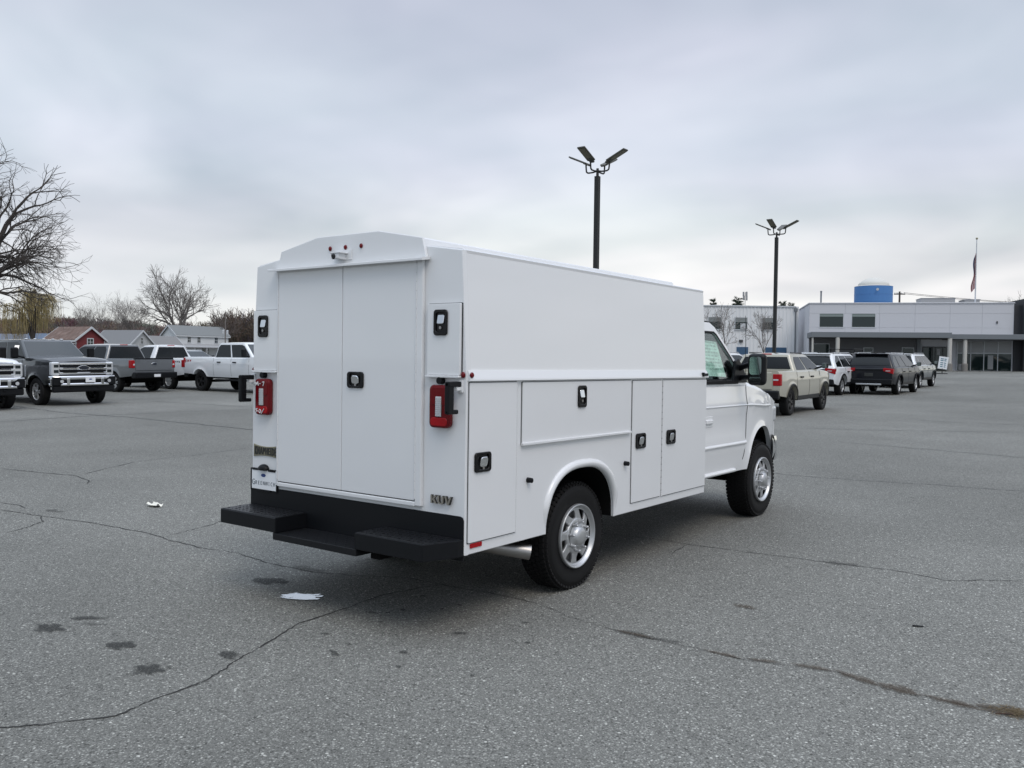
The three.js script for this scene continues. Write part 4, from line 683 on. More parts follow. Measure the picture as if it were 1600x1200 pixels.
const P_ = { darkGrey: paint(0.014, 0.016, 0.018, 0.2, 0.3), white: paint(0.72, 0.74, 0.76, 0, 0.35), grey: paint(0.15, 0.16, 0.17, 0.4, 0.32), sand: paint(0.4, 0.385, 0.315, 0.05, 0.4), black: paint(0.005, 0.006, 0.01, 0, 0.3, { clearcoat: 0.35, specularIntensity: 0.4 }), teal: paint(0.05, 0.07, 0.085, 0.4, 0.3), red: paint(0.42, 0.05, 0.05, 0.05, 0.35), silver: paint(0.4, 0.42, 0.43, 0.5, 0.3) };
const clearanceLights = ({ root, xF, roofY }) => { for (const z of [-0.55, -0.28, 0, 0.28, 0.55]) part('roof_light', new THREE.SphereGeometry(0.05, 10, 6).scale(1.4, 0.5, 1).translate(xF(roofY) - 0.16, roofY + 0.028, z), M.clear, root); };
buildVehicle('pickup_truck', 'dark grey crew-cab pickup with a chrome grille facing the camera at the left', 'pickup truck', 'pickup trucks parked in the lot',
  heavySpec(P_.darkGrey, { extra: (k) => { heavyNose(M.chrome)(k); heavyTail(k); clearanceLights(k); part('fender_badge', box(1.42, 1.5, 0.85, 1.2, k.half(1.45, 1.0) - 0.01, k.half(1.45, 1.0) + 0.012, 0.005), M.chrome, k.root);
    part('window_sticker', grid((u, v) => { const y = 1.5 + 0.3 * v; return [0.42 + 0.3 * u, y, k.zs(y) + 0.0125]; }, 2, 2), M.sticker, k.root); } }), 9.62, -24.93, headingOf.south);
buildVehicle('pickup_truck', 'white pickup cut off by the left edge, only its chrome front corner showing', 'pickup truck', 'pickup trucks parked in the lot',
  heavySpec(P_.white, { extra: (k) => { heavyNose(M.chrome)(k); heavyTail(k); } }), 6.6, -24.2, headingOf.south);
buildVehicle('pickup_truck', 'white crew-cab pickup with dark wheels and red side decal, seen from its right side', 'pickup truck', 'pickup trucks parked in the lot',
  heavySpec(P_.white, { wheel: 'black', extra: (k) => { heavyNose(M.silver)(k); heavyTail(k); part('side_decal', both(text('FX4', 0.13, 0.004).scale(1.5, 1, 1).translate(-2.85, 1.22, k.half(-2.85, 1.22) + 0.0)), M.redBright, k.root); part('running_board', both(box(-1.0, 1.2, 0.46, 0.52, 0.84, 1.0, 0.02)), M.black, k.root); } }), 18.35, -25.55, headingOf.south);
// ---- half-ton pickup, tailgate towards the camera
const halfTail = (o) => (k) => {
  const { root, xr, W } = k;
  for (const s of [1, -1]) { const f = (q) => (s > 0 ? q : mirZ(q)); const t = part('tail_light', f(box(xr - 0.014, xr + 0.22, 0.96, 1.27, W / 2 - 0.14, W / 2 - 0.002, 0.03)), M.redBright, root); part('reverse_lens', f(box(xr - 0.018, xr + 0.0, 1.07, 1.13, W / 2 - 0.13, W / 2 - 0.05, 0.004)), M.clear, t); }
  const tg = part('tailgate', box(xr - 0.02, xr + 0.03, 0.86, 1.31, -W / 2 + 0.16, W / 2 - 0.16, 0.02), o.paint, root);
  part('tailgate_cap', box(xr - 0.03, xr + 0.1, 1.31, 1.36, -W / 2 + 0.1, W / 2 - 0.1, 0.015), M.black, root);
  oval(root, xr - 0.022, 1.12, 0.13, 0.055, -1);
  const bm = part('rear_bumper', [box(xr - 0.2, xr + 0.1, 0.56, 0.80, -W / 2 + 0.04, W / 2 - 0.04, 0.04)], o.bump, root);
  part('bumper_step', box(xr - 0.205, xr - 0.08, 0.6, 0.74, -0.32, 0.32, 0.02), M.black, bm);
  part('licence_plate', box(xr - 0.216, xr - 0.204, 0.61, 0.72, -0.15, 0.15, 0.004), M.plate, root);
  part('brake_light', box(k.xR(k.roofY) - 0.02, k.xR(k.roofY) + 0.06, k.roofY - 0.03, k.roofY + 0.02, -0.16, 0.16, 0.01), M.redBright, root);
};
M.sticker = std(0.6, 0.68, 0.64, 0.5);
const halfSpec = (paintM, o = {}) => ({
  W: 2.0, wb: 3.69, xr: -3.04, xf: 2.79, R: 0.4, tw: 0.26, AR: 0.47, rock: 0.5, belt: 1.3, noseTaper: 0.9, tailTaper: 0.5, tailIn: 0.04, cowl: 1.0, crown: 0.08,
  top: [[-3.04, 1.33], [-1.33, 1.33], [-1.32, 1.29], [1.15, 1.29], [1.3, 1.32], [2.4, 1.25], [2.68, 1.16], [2.79, 1.05]], bot: [[-3.04, 0.66], [-2.4, 0.6], [-1.3, 0.5], [1.3, 0.5], [2.79, 0.5]], bed: [-2.97, -1.4, 0.5],
  gh: { roof: 1.88, xr0: -1.32, xr1: -1.16, xf0: 1.42, xf1: 0.52, tumble: 0.26 }, side: [[[0.02, 0.02], [0.42, 0.02], [0.42, 1], [0.07, 1], [0.02, 0.75]], [[0.46, 0.02], [0.92, 0.02], [0.97, 0.2], [0.96, 0.9], [0.9, 1], [0.46, 1]]],
  paint: paintM, wheel: 'six', mirror: [1.05, false], handles: [-0.85, 0.2], seams: [-1.3, -0.02, 1.15], ...o,
});
buildVehicle('pickup_truck', 'grey pickup seen from behind, dark bumper with a white plate, left of the white pickups', 'pickup truck', 'pickup trucks parked in the lot',
  halfSpec(P_.grey, { extra: (k) => { halfTail({ paint: P_.grey, bump: M.black })(k); } }), 15.3, -31.1, headingOf.north + 0.1);
buildVehicle('pickup_truck', 'white two-door pickup with a wide rear window, between the grey and the crew-cab white pickups', 'pickup truck', 'pickup trucks parked in the lot',
  halfSpec(P_.white, { wb: 3.6, top: [[-3.04, 1.33], [-0.62, 1.33], [-0.61, 1.29], [1.15, 1.29], [1.3, 1.32], [2.4, 1.25], [2.68, 1.16], [2.79, 1.05]], bed: [-2.97, -0.7, 0.5], gh: { roof: 1.88, xr0: -0.6, xr1: -0.5, xf0: 1.42, xf1: 0.52, tumble: 0.26 }, side: [[[0.1, 0.02], [0.9, 0.02], [0.96, 0.2], [0.95, 0.9], [0.86, 1], [0.12, 1]]], handles: [-0.2], seams: [-0.5, 1.15], wheel: 'steel', rearLow: 0.03,
    extra: (k) => { halfTail({ paint: P_.white, bump: M.black })(k); part('side_decal', both(text('4X4', 0.1, 0.004).scale(1.5, 1, 1).translate(-2.55, 1.18, k.half(-2.55, 1.18))), M.darkMark, k.root); part('seat', [-0.4, 0.4].map((z) => box(-0.62, -0.615, 1.36, 1.72, z - 0.22, z + 0.22, 0.002)).slice(0, 0).concat([box(-0.1, 0.0, 1.0, 1.5, -0.6, 0.6, 0.04)]), M.under, k.root); } }), 18.35, -31.75, headingOf.north);
// ---- compact pickup
const sandSpec = { W: 1.84, wb: 3.08, xr: -2.46, xf: 2.44, R: 0.375, tw: 0.235, AR: 0.44, rock: 0.42, belt: 1.2, noseTaper: 0.8, tailTaper: 0.5, tailIn: 0.06, cowl: 1.0, crown: 0.06,
  top: [[-2.46, 1.2], [-1.16, 1.21], [-1.15, 1.19], [1.05, 1.19], [1.2, 1.2], [2.1, 1.12], [2.36, 1.03], [2.44, 0.92]], bot: [[-2.46, 0.56], [-1.9, 0.5], [-1.1, 0.42], [1.1, 0.42], [2.44, 0.44]], bed: [-2.4, -1.2, 0.45],
  gh: { roof: 1.645, xr0: -1.16, xr1: -0.98, xf0: 1.36, xf1: 0.4, tumble: 0.2 }, side: [[[0.04, 0.02], [0.4, 0.02], [0.4, 1], [0.09, 1], [0.04, 0.75]], [[0.45, 0.02], [0.9, 0.02], [0.96, 0.25], [0.95, 0.9], [0.88, 1], [0.45, 1]]],
  paint: P_.sand, wheel: 'black', mirror: [0.98, false], handles: [-0.74, 0.22], seams: [-1.12, 0.0, 1.02], clad: true,
  extra: (k) => { const { root, xr, W } = k;
    for (const s of [1, -1]) { const f = (q) => (s > 0 ? q : mirZ(q)); const t = part('tail_light', f(box(xr - 0.012, xr + 0.13, 0.82, 1.13, W / 2 - 0.24, W / 2 - 0.028, 0.02)), M.redBright, root); part('reverse_lens', f(box(xr - 0.016, xr + 0.0, 0.955, 0.995, W / 2 - 0.23, W / 2 - 0.09, 0.004)), M.clear, t); }
    part('tailgate', box(xr - 0.02, xr + 0.02, 0.72, 1.17, -W / 2 + 0.26, W / 2 - 0.26, 0.02), P_.sand, root);
    part('rear_bumper', box(xr - 0.12, xr + 0.1, 0.46, 0.7, -W / 2 + 0.06, W / 2 - 0.06, 0.05), M.black, root);
    part('licence_plate', box(xr - 0.13, xr - 0.118, 0.52, 0.64, -0.15, 0.15, 0.004), M.plate, root);
    part('brake_light', box(k.xR(k.roofY) - 0.02, k.xR(k.roofY) + 0.06, k.roofY - 0.02, k.roofY + 0.025, -0.14, 0.14, 0.01), M.redBright, root);
    part('roof_rail', both(bar([-0.7, 1.685, 0.58], [0.3, 1.68, 0.58], 0.018, 0.018, 8)), M.black, root); } };
buildVehicle('pickup_truck', 'sand beige compact pickup just beyond the mirror of the white van', 'pickup truck', 'pickup trucks parked in the lot', sandSpec, 21.0, -4.72, headingOf.east + 0.03);
// ---- mid-size sport utility vehicles
const suvSpec = (paintM, o = {}) => ({ W: 1.98, wb: 3.02, xr: -2.5, xf: 2.5, R: 0.385, tw: 0.25, AR: 0.445, rock: 0.42, belt: 1.12, noseTaper: 0.9, tailTaper: 0.7, tailIn: 0.09, cowl: 1.1, crown: 0.06,
  top: [[-2.5, 1.0], [-2.44, 1.1], [-2.3, 1.12], [1.2, 1.12], [1.4, 1.13], [2.2, 1.05], [2.42, 0.95], [2.5, 0.82]], bot: [[-2.5, 0.5], [-2.1, 0.42], [2.1, 0.42], [2.5, 0.46]],
  gh: { roof: 1.66, xr0: -2.42, xr1: -2.12, xf0: 1.55, xf1: 0.5, tumble: 0.24 }, side: [[[0.05, 0.04], [0.24, 0.02], [0.24, 1], [0.12, 1], [0.05, 0.5]], [[0.27, 0.02], [0.55, 0.02], [0.55, 1], [0.27, 1]], [[0.58, 0.02], [0.93, 0.02], [0.97, 0.2], [0.96, 0.9], [0.9, 1], [0.58, 1]]],
  paint: paintM, wheel: 'five', mirror: [1.12, false], handles: [-0.85, 0.2], seams: [-1.15, -0.02, 1.1], clad: true, rearLow: 0.1, rearTop: 0.04, ...o,
  extra: (k) => { const { root, xr, W } = k;
    for (const s of [1, -1]) { const f = (q) => (s > 0 ? q : mirZ(q)); const t = part('tail_light', f(extr([[W / 2 - 0.44, 0.98], [W / 2 - 0.06, 0.86], [W / 2 - 0.045, 1.07], [W / 2 - 0.44, 1.1]], 0.24, { bevel: 0.02, seg: 2 }).alongX(xr - 0.02)), M.redBright, root); part('reverse_lens', f(box(xr - 0.024, xr, 0.97, 1.0, W / 2 - 0.34, W / 2 - 0.16, 0.004)), M.clear, t); }
    part('rear_trim', box(xr - 0.012, xr + 0.03, 0.985, 1.06, -0.55, 0.55, 0.01), o.trim ?? M.black, root);
    part('rear_bumper', box(xr - 0.07, xr + 0.2, 0.42, 0.66, -W / 2 + 0.09, W / 2 - 0.09, 0.05), M.black, root);
    part('skid_plate', box(xr - 0.08, xr + 0.1, 0.4, 0.47, -0.5, 0.5, 0.02), M.silver, root);
    part('licence_plate', box(xr - 0.02, xr - 0.008, 0.76, 0.9, -0.17, 0.17, 0.004), o.plate ?? M.darkMark, root);
    part('roof_rail', both(tube([[-1.75, 1.675, 0.66], [-1.6, 1.715, 0.66], [0.3, 1.71, 0.66], [0.45, 1.67, 0.66]], 0.018, 6)), o.rail ?? M.silver, root);
    part('roof_spoiler', box(-2.3, -1.95, 1.65, 1.69, -0.66, 0.66, 0.02), o.roofPaint ?? paintM, root);
    part('shark_fin', extr([[-1.6, 1.69], [-1.35, 1.69], [-1.56, 1.78]], 0.03, { bevel: 0.008 }).translate(0, 0, -0.015), M.black, root);
    o.more?.(k); } });
buildVehicle('sport_utility_vehicle', 'white sport utility vehicle between the beige pickup and the black one', 'suv', 'sport utility vehicles parked in the lot', suvSpec(P_.white), 33.9, -7.1, headingOf.east);
buildVehicle('sport_utility_vehicle', 'black sport utility vehicle with red tail lights seen from behind', 'suv', 'sport utility vehicles parked in the lot', suvSpec(P_.black), 36, -5.42, headingOf.east);
buildVehicle('sport_utility_vehicle', 'dark blue-grey sport utility vehicle with a white-covered roof beyond the black one', 'suv', 'sport utility vehicles parked in the lot', suvSpec(P_.teal, { roofPaint: P_.white }), 44.2, -6.3, headingOf.east);
buildVehicle('sport_utility_vehicle', 'dark sport utility vehicle with a black roof rack, mostly hidden behind the black one', 'suv', 'sport utility vehicles parked in the lot', suvSpec(P_.black, { more: ({ root }) => {
  const rk = part('roof_rack', [...[-0.6, 0.6].map((z) => box(-1.7, 0.3, 1.9, 1.93, z - 0.02, z + 0.02, 0.01)), ...[-1.7, -1.2, -0.7, -0.2, 0.3].map((x) => box(x - 0.02, x + 0.02, 1.895, 1.925, -0.6, 0.6, 0.01)), ...[-1.5, 0.1].flatMap((x) => [-0.6, 0.6].map((z) => box(x - 0.02, x + 0.02, 1.72, 1.91, z - 0.02, z + 0.02, 0.005)))], M.black, root); } }), 44.5, -9.2, headingOf.east);
buildVehicle('sport_utility_vehicle', 'white vehicle with a dark rear window hidden behind the mirror of the white van', 'suv', 'sport utility vehicles parked in the lot', suvSpec(P_.white), 32.2, -11.3, headingOf.east);
buildVehicle('sport_utility_vehicle', 'red sport utility vehicle far behind the white crew-cab pickup', 'suv', 'sport utility vehicles parked in the lot', suvSpec(P_.red), 38.5, -53.5, headingOf.north);
buildVehicle('sport_utility_vehicle', 'silver car parked far behind the white two-door pickup', 'car', 'sport utility vehicles parked in the lot', suvSpec(P_.silver), 32.5, -51.5, headingOf.south);
buildVehicle('sport_utility_vehicle', 'black vehicle at the foot of the dark tower at the right edge', 'suv', 'sport utility vehicles parked in the lot', suvSpec(P_.black), 89.5, -4.2, headingOf.east);

// ------------------------------------------------------------------ the dealership building
const FAC = { x: 88.517, z: -25.707, yaw: -66.07 * Math.PI / 180 };
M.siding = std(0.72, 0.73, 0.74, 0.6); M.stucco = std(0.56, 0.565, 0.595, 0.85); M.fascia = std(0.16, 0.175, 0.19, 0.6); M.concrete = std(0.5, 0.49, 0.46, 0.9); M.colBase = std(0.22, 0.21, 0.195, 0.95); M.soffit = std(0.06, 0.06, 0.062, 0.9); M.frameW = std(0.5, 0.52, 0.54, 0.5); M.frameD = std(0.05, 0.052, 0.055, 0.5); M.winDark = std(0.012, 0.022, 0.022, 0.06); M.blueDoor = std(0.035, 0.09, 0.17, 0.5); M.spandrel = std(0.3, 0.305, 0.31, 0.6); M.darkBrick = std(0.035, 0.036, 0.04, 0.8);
{
  const b = thing('dealership_building', 'long light grey commercial building with a low canopy and round columns at the right', 'building', [FAC.x, 0, FAC.z], FAC.yaw);
  part('wall', [plainBox(0, 19.5, 0.6, 8.1, -16, -0.06), plainBox(0.02, 19.48, 0.6, 1.5, -0.06, 0.0)], M.stucco, b);
  // facade panels, joints between them
  const cols = [0, 3.55, 6.9, 10.3, 13.6, 16.6, 19.5], rowsY = [4.98, 5.66, 7.12, 8.12];
  const wins = [[1.04, 3.35, 5.7, 7.08], [4.23, 6.47, 5.7, 7.08]];
  for (let r = 0; r < 3; r++) for (let c = 0; c < 6; c++) { if (r === 1 && c < 2) continue; part('wall_panel', box(cols[c] + 0.006, cols[c + 1] - 0.006, rowsY[r] + 0.006, rowsY[r + 1] - 0.006, -0.06, 0.02, 0.004), M.stucco, b); }
  for (const [x0, x1, h] of [[0.006, 1.0, 0], [3.39, 4.19, 0], [6.51, 6.894, 0]]) part('wall_panel', box(x0, x1, 5.666, 7.114, -0.06, 0.02, 0.008), M.stucco, b);
  for (const [x0, x1, y0, y1] of wins) {
    const w = part('window', box(x0, x1, y0, y1, -0.05, -0.01, 0.004), M.winDark, b);
    part('frame', [box(x0 - 0.05, x1 + 0.05, y0 - 0.1, y0, -0.05, 0.06), box(x0 - 0.05, x1 + 0.05, y1, y1 + 0.05, -0.05, 0.04), box(x0 - 0.05, x0, y0, y1, -0.05, 0.04), box(x1, x1 + 0.05, y0, y1, -0.05, 0.04)], M.frameW, w);
    part('blind', box(x0 + 0.02, x1 - 0.02, y1 - 0.3, y1 - 0.02, -0.01, 0.0, 0.002), std(0.22, 0.26, 0.25, 0.8), w);
  }
  part('parapet_cap', [box(-0.08, 19.55, 8.12, 8.24, -0.5, 0.1, 0.02)], M.stucco, b);
  part('parapet_cap', [box(-0.08, 0.3, 8.12, 8.24, -16, -0.5, 0.02)], M.stucco, b);
  // canopy with columns
  part('canopy', [box(-0.2, 12.85, 4.5, 5.04, 0.02, 4.0, 0.03), box(12.85, 21.5, 4.44, 4.94, 0.02, 2.5, 0.03)], M.fascia, b);
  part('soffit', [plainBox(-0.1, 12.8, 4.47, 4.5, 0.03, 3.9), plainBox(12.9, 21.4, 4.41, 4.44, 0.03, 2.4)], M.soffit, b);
  for (const [x, z] of [[2.36, 3.8], [12.72, 3.75], [14.5, 2.2]]) { const c = part('column', bar([x, 0.8, z], [x, 4.5, z], 0.2, 0.2, 24), M.concrete, b); part('column_base', [bar([x, 0.7, z], [x, 1.98, z], 0.3, 0.29, 24), bar([x, 1.98, z], [x, 2.06, z], 0.29, 0.22, 24)], M.colBase, c); }
  part('column', [box(-0.12, 0.05, 0.8, 4.5, 3.7, 3.87, 0.02)], M.concrete, b);
  // openings under the canopy
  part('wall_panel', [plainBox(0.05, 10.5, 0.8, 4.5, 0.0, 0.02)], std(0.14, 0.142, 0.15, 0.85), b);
  for (const [x0, x1, y0, y1] of [[5.46, 6.3, 2.7, 3.52], [9.17, 10.23, 2.0, 3.56], [0.5, 2.0, 0.9, 3.9]]) { const w = part('window', box(x0, x1, y0, y1, 0.02, 0.05, 0.004), M.winDark, b); part('frame', [box(x0 - 0.06, x0, y0, y1, 0.02, 0.08), box(x1, x1 + 0.06, y0, y1, 0.02, 0.08), box(x0 - 0.06, x1 + 0.06, y1, y1 + 0.07, 0.02, 0.08), box(x0, x1, (y0 + y1) / 2, (y0 + y1) / 2 + 0.05, 0.05, 0.08)], M.frameW, w); }
  part('pilaster', box(10.5, 10.85, 0.8, 4.5, 0.0, 0.3, 0.01), M.fascia, b);
  const d = part('entrance_door', plainBox(11.1, 13.6, 1.15, 3.66, 0.0, 0.03), M.winDark, b);
  part('frame', [11.1, 11.95, 12.3, 13.0, 13.6].map((x) => box(x - 0.04, x + 0.04, 1.15, 3.7, 0.03, 0.09, 0.004)).concat([box(11.06, 13.64, 3.64, 3.74, 0.03, 0.09, 0.004)]), M.frameD, d);
  part('door_poster', [plainBox(12.45, 12.75, 2.9, 3.5, 0.031, 0.034), plainBox(11.25, 11.6, 2.2, 2.6, 0.031, 0.034)], M.spandrel, d);
  part('plinth', box(13.9, 19.45, 1.0, 1.32, 0.0, 0.1, 0.01), M.concrete, b);
  const mull = [14.34, 15.6, 16.82, 18.1, 19.38];
  for (let i = 0; i < 4; i++) {
    const w = part('window', plainBox(mull[i] + 0.04, mull[i + 1] - 0.04, 1.36, 3.06, 0.0, 0.03), M.winDark, b);
    part('frame', [box(mull[i] - 0.04, mull[i] + 0.04, 1.32, 4.3, 0.0, 0.09, 0.004), box(mull[i], mull[i + 1], 3.06, 3.16, 0.03, 0.09, 0.004)], M.frameW, w);
    part('spandrel_panel', box(mull[i] + 0.045, mull[i + 1] - 0.045, 3.18, 4.28, 0.0, 0.04, 0.006), M.spandrel, b);
  }
  part('storefront_display', [box(14.5, 15.3, 1.4, 2.0, 0.03, 0.035, 0.001), box(17.2, 17.7, 1.5, 2.9, 0.03, 0.034, 0.001)], M.spandrel, b);
  // dark tower at the right end
  part('dark_tower', [box(19.5, 27, 0.8, 7.95, -9, 0.1, 0.02), box(20.2, 27, 0.8, 8.55, -9, 0.75, 0.02)], M.darkBrick, b);
  for (let k = 0; k < 15; k++) part('cladding_board', box(20.2, 27, 4.98 + k * 0.235, 4.98 + k * 0.235 + 0.21, 0.75, 0.775, 0.006), M.darkBrick, b);
  part('wall_lamp', box(20.3, 20.6, 7.0, 7.2, 0.775, 0.95, 0.03), M.frameW, b); part('wall_lamp', box(17.9, 18.02, 6.1, 6.35, 0.02, 0.12, 0.02), M.frameD, b);
  for (const [x0, x1, y1, z] of [[12.8, 16.3, 9.3, -9], [17.3, 18.8, 9.15, -9]]) part('rooftop_unit', [box(x0, x1, 8.0, y1, z - 2.5, z, 0.03), box(x0 - 0.05, x1 + 0.05, y1, y1 + 0.06, z - 2.55, z + 0.05, 0.01)], M.spandrel, b);
  part('vent_pipe', [bar([1.82, 8, -6], [1.82, 9.95, -6], 0.09, 0.09, 12), bar([1.82, 9.8, -6], [1.82, 9.95, -6], 0.11, 0.11, 12)], M.fascia, b);
}
{
  const yaw = -53.4 * Math.PI / 180;
  const b = thing('service_wing', 'pale corrugated metal wing with small square windows and blue doors behind the bare trees', 'building', [92.77, 0, -28.64], yaw);
  // corrugated sheet: a folded profile pulled up
  const pr = []; for (let x = -34; x < 0; x += 0.4) pr.push([x, 0], [x + 0.22, 0], [x + 0.25, 0.05], [x + 0.37, 0.05]); pr.push([0, 0], [0, -0.1], [-34, -0.1]);
  part('corrugated_wall', new THREE.ExtrudeGeometry(shapeOf(pr.map(([x, y]) => [x, -y])), { depth: 7.4, bevelEnabled: false }).rotateX(-Math.PI / 2).scale(1, 1, 1).translate(0, 0.75, 0).applyMatrix4(new THREE.Matrix4().makeScale(1, 1, 1)), M.siding, b);
  part('wall', plainBox(-34, -0.05, 0.7, 8.1, -18, -0.11), M.siding, b);
  part('roof_edge', box(-34, 0.05, 8.05, 8.2, -18, 0.14, 0.02), M.frameW, b);
  for (const [x0, x1] of [[-9.63, -8.26], [-6.65, -5.36], [-3.64, -2.31], [-12.6, -11.3], [-15.6, -14.3]]) {
    const w = part('window', box(x0, x1, 5.55, 6.85, 0.0, 0.09, 0.004), M.winDark, b);
    part('frame', [box(x0 - 0.06, x0, 5.5, 6.9, 0, 0.12), box(x1, x1 + 0.06, 5.5, 6.9, 0, 0.12), box(x0 - 0.06, x1 + 0.06, 5.45, 5.55, 0, 0.14)], M.frameW, w);
    part('shade', plainBox(x0 + 0.02, x1 - 0.02, 6.35, 6.84, 0.09, 0.095), std(0.2, 0.22, 0.22, 0.7), w);
    if (x0 === -6.65) part('window_unit', box(-6.1, -5.5, 5.6, 6.2, 0.08, 0.2, 0.02), M.frameW, w);
  }
  for (const [x0, x1] of [[-6.46, -5.17], [-3.27, -2.1], [-2.05, -0.92]]) { const d = part('blue_door', box(x0, x1, 0.9, 3.6, 0.0, 0.1, 0.01), M.blueDoor, b); part('door_window', box(x0 + 0.3, x1 - 0.3, 2.2, 2.75, 0.1, 0.11, 0.002), M.frameW, d); }
  part('wall_lamp', [box(-6.2, -5.8, 4.1, 4.4, 0.02, 0.25, 0.03)], M.frameD, b);
  part('downpipe', [bar([0.0, 0.9, 0.14], [0.0, 8.05, 0.14], 0.07, 0.07, 10), box(-0.18, 0.18, 7.6, 7.95, 0.05, 0.25, 0.02)], M.fascia, b);
}
// ---- sign board leaning at the entrance
{
  const s = thing('sign_board', 'white sign board with blue lettering standing tilted before the dark entrance doors', 'sign', [77.9, E(77.9), -10.9], FAC.yaw - 0.1);
  const tilt = (g) => g.rotateZ(-0.13).translate(0, 0.42, 0);
  part('board', tilt(box(-0.36, 0.36, 0, 1.05, -0.03, 0.03, 0.01)), M.plate, s);
  part('lettering', tilt(merge([0.86, 0.72, 0.52, 0.36, 0.2].flatMap((y, i) => [[-0.24, 0.0], [0.05, 0.22]].map(([a, c]) => box(a + i * 0.01, c, y - 0.04, y + 0.04, 0.031, 0.034, 0.001))))), std(0.08, 0.2, 0.28, 0.6), s);
  part('stand', [box(-0.4, 0.4, 0, 0.06, -0.25, 0.25, 0.02), box(-0.03, 0.03, 0.05, 0.5, -0.03, 0.03, 0.01)], M.black, s);
}
// ---- flagpole with a limp flag
{
  const a = new THREE.Vector3(16.98, 0, -4).applyAxisAngle(V(0, 1, 0), FAC.yaw).add(V(FAC.x, 0, FAC.z));
  const f = thing('flagpole', 'tall pale flagpole on the roof with a limp striped flag hanging down', 'flagpole', [a.x, 8.1, a.z], FAC.yaw);
  part('pole', bar([0, 0, 0], [0, 7.0, 0], 0.075, 0.045, 12), M.frameW, f);
  part('ball', new THREE.SphereGeometry(0.12, 12, 8).translate(0, 7.1, 0), M.brass, f);
  const flagTex = dataTex(64, 128, (i, j) => { if (i > 40 && j > 62) return [44, 48, 84]; return Math.floor(i / 5) % 2 ? [208, 205, 203] : [160, 84, 88]; }, { srgb: true });
  part('flag', grid((u, v) => { const w = mix(0.2, 0.5, Math.pow(1 - v, 0.7)) * (0.75 + 0.25 * Math.sin(v * 9)); return [-0.06 - w * u * (1 - 0.25 * v), 1.9 + 3.7 * v - 0.5 * u, 0.13 * Math.sin(u * 14 + v * 3) * (0.4 + 0.6 * u)]; }, 28, 20), new THREE.MeshStandardMaterial({ map: flagTex, roughness: 0.9 }), f);
}
// ---- water tank
{
  const t = thing('water_tank', 'bright blue cylindrical water tank with a pale domed top behind the building', 'water tank', [153.62, 0, -35.95]);
  const blue = std(0.075, 0.215, 0.5, 0.6);
  part('tank_shell', [new THREE.CylinderGeometry(3.08, 3.08, 14, 64, 1, true).translate(0, 8.3, 0)], blue, t);
  for (let k = 0; k < 6; k++) part('shell_seam', new THREE.TorusGeometry(3.085, 0.02, 5, 64).rotateX(Math.PI / 2).translate(0, 13.9 - k * 1.25, 0), std(0.07, 0.19, 0.45, 0.6), t);
  part('dome', [latheY([[0, 1.35], [0.8, 1.27], [1.5, 1.0], [2.1, 0.62], [2.45, 0.3], [2.5, 0.0]], 48).rotateX(-Math.PI / 2).translate(0, 15.5, 0), new THREE.CylinderGeometry(2.5, 3.1, 0.18, 64).translate(0, 15.4, 0)], std(0.55, 0.54, 0.5, 0.7), t);
  part('hatch', new THREE.CylinderGeometry(0.22, 0.22, 0.05, 20).rotateX(Math.PI / 2).rotateY(-1.28).translate(-2.95, 14.6, -0.0).translate(-0.15, 0, 1.45), M.frameW, t);
}
// ---- poles, wires, aerial
{
  const p = thing('utility_pole', 'wooden utility pole with a crossarm standing right of the blue tank', 'utility pole', [145.6, 0, -29.9]);
  part('pole', bar([0, 0, 0], [0, 13.7, 0], 0.2, 0.14, 10), std(0.06, 0.05, 0.045, 0.9), p);
  part('crossarm', box(-0.1, 0.1, 13.2, 13.36, -0.85, 0.85, 0.02).rotateY(0.5), std(0.06, 0.05, 0.045, 0.9), p);
  for (const k of [-0.75, -0.3, 0.3, 0.75]) part('insulator', bar([k * Math.sin(0.5), 13.36, k * Math.cos(0.5)], [k * Math.sin(0.5), 13.55, k * Math.cos(0.5)], 0.05, 0.04, 8), M.frameW, p);
  const w = []; for (const k of [-0.6, 0.6]) { const q = []; for (let i = 0; i <= 12; i++) { const t = i / 12; q.push([mix(0, 10, t), 13.5 - 3.2 * t + 0.6 * t * t * 1.6 - Math.sin(Math.PI * t) * 0.3, mix(k, 30 + k, t)]); } w.push(tube(q, 0.03, 4)); }
  for (const g of w) part('wire', g, M.black, p);
  const a = thing('aerial', 'thin roof aerial with stacked antenna elements above the corrugated wing', 'antenna', [111.6, 0, -42.0]);
  part('mast', bar([0, 7, 0], [0, 11.6, 0], 0.05, 0.04, 8), M.spandrel, a);
  for (const [y, z] of [[11.35, 0.2], [11.35, -0.25], [10.8, 0.22], [10.85, -0.2]]) part('element', box(-0.12, 0.12, y - 0.35, y + 0.3, z - 0.09, z + 0.09, 0.03), M.spandrel, a);
}
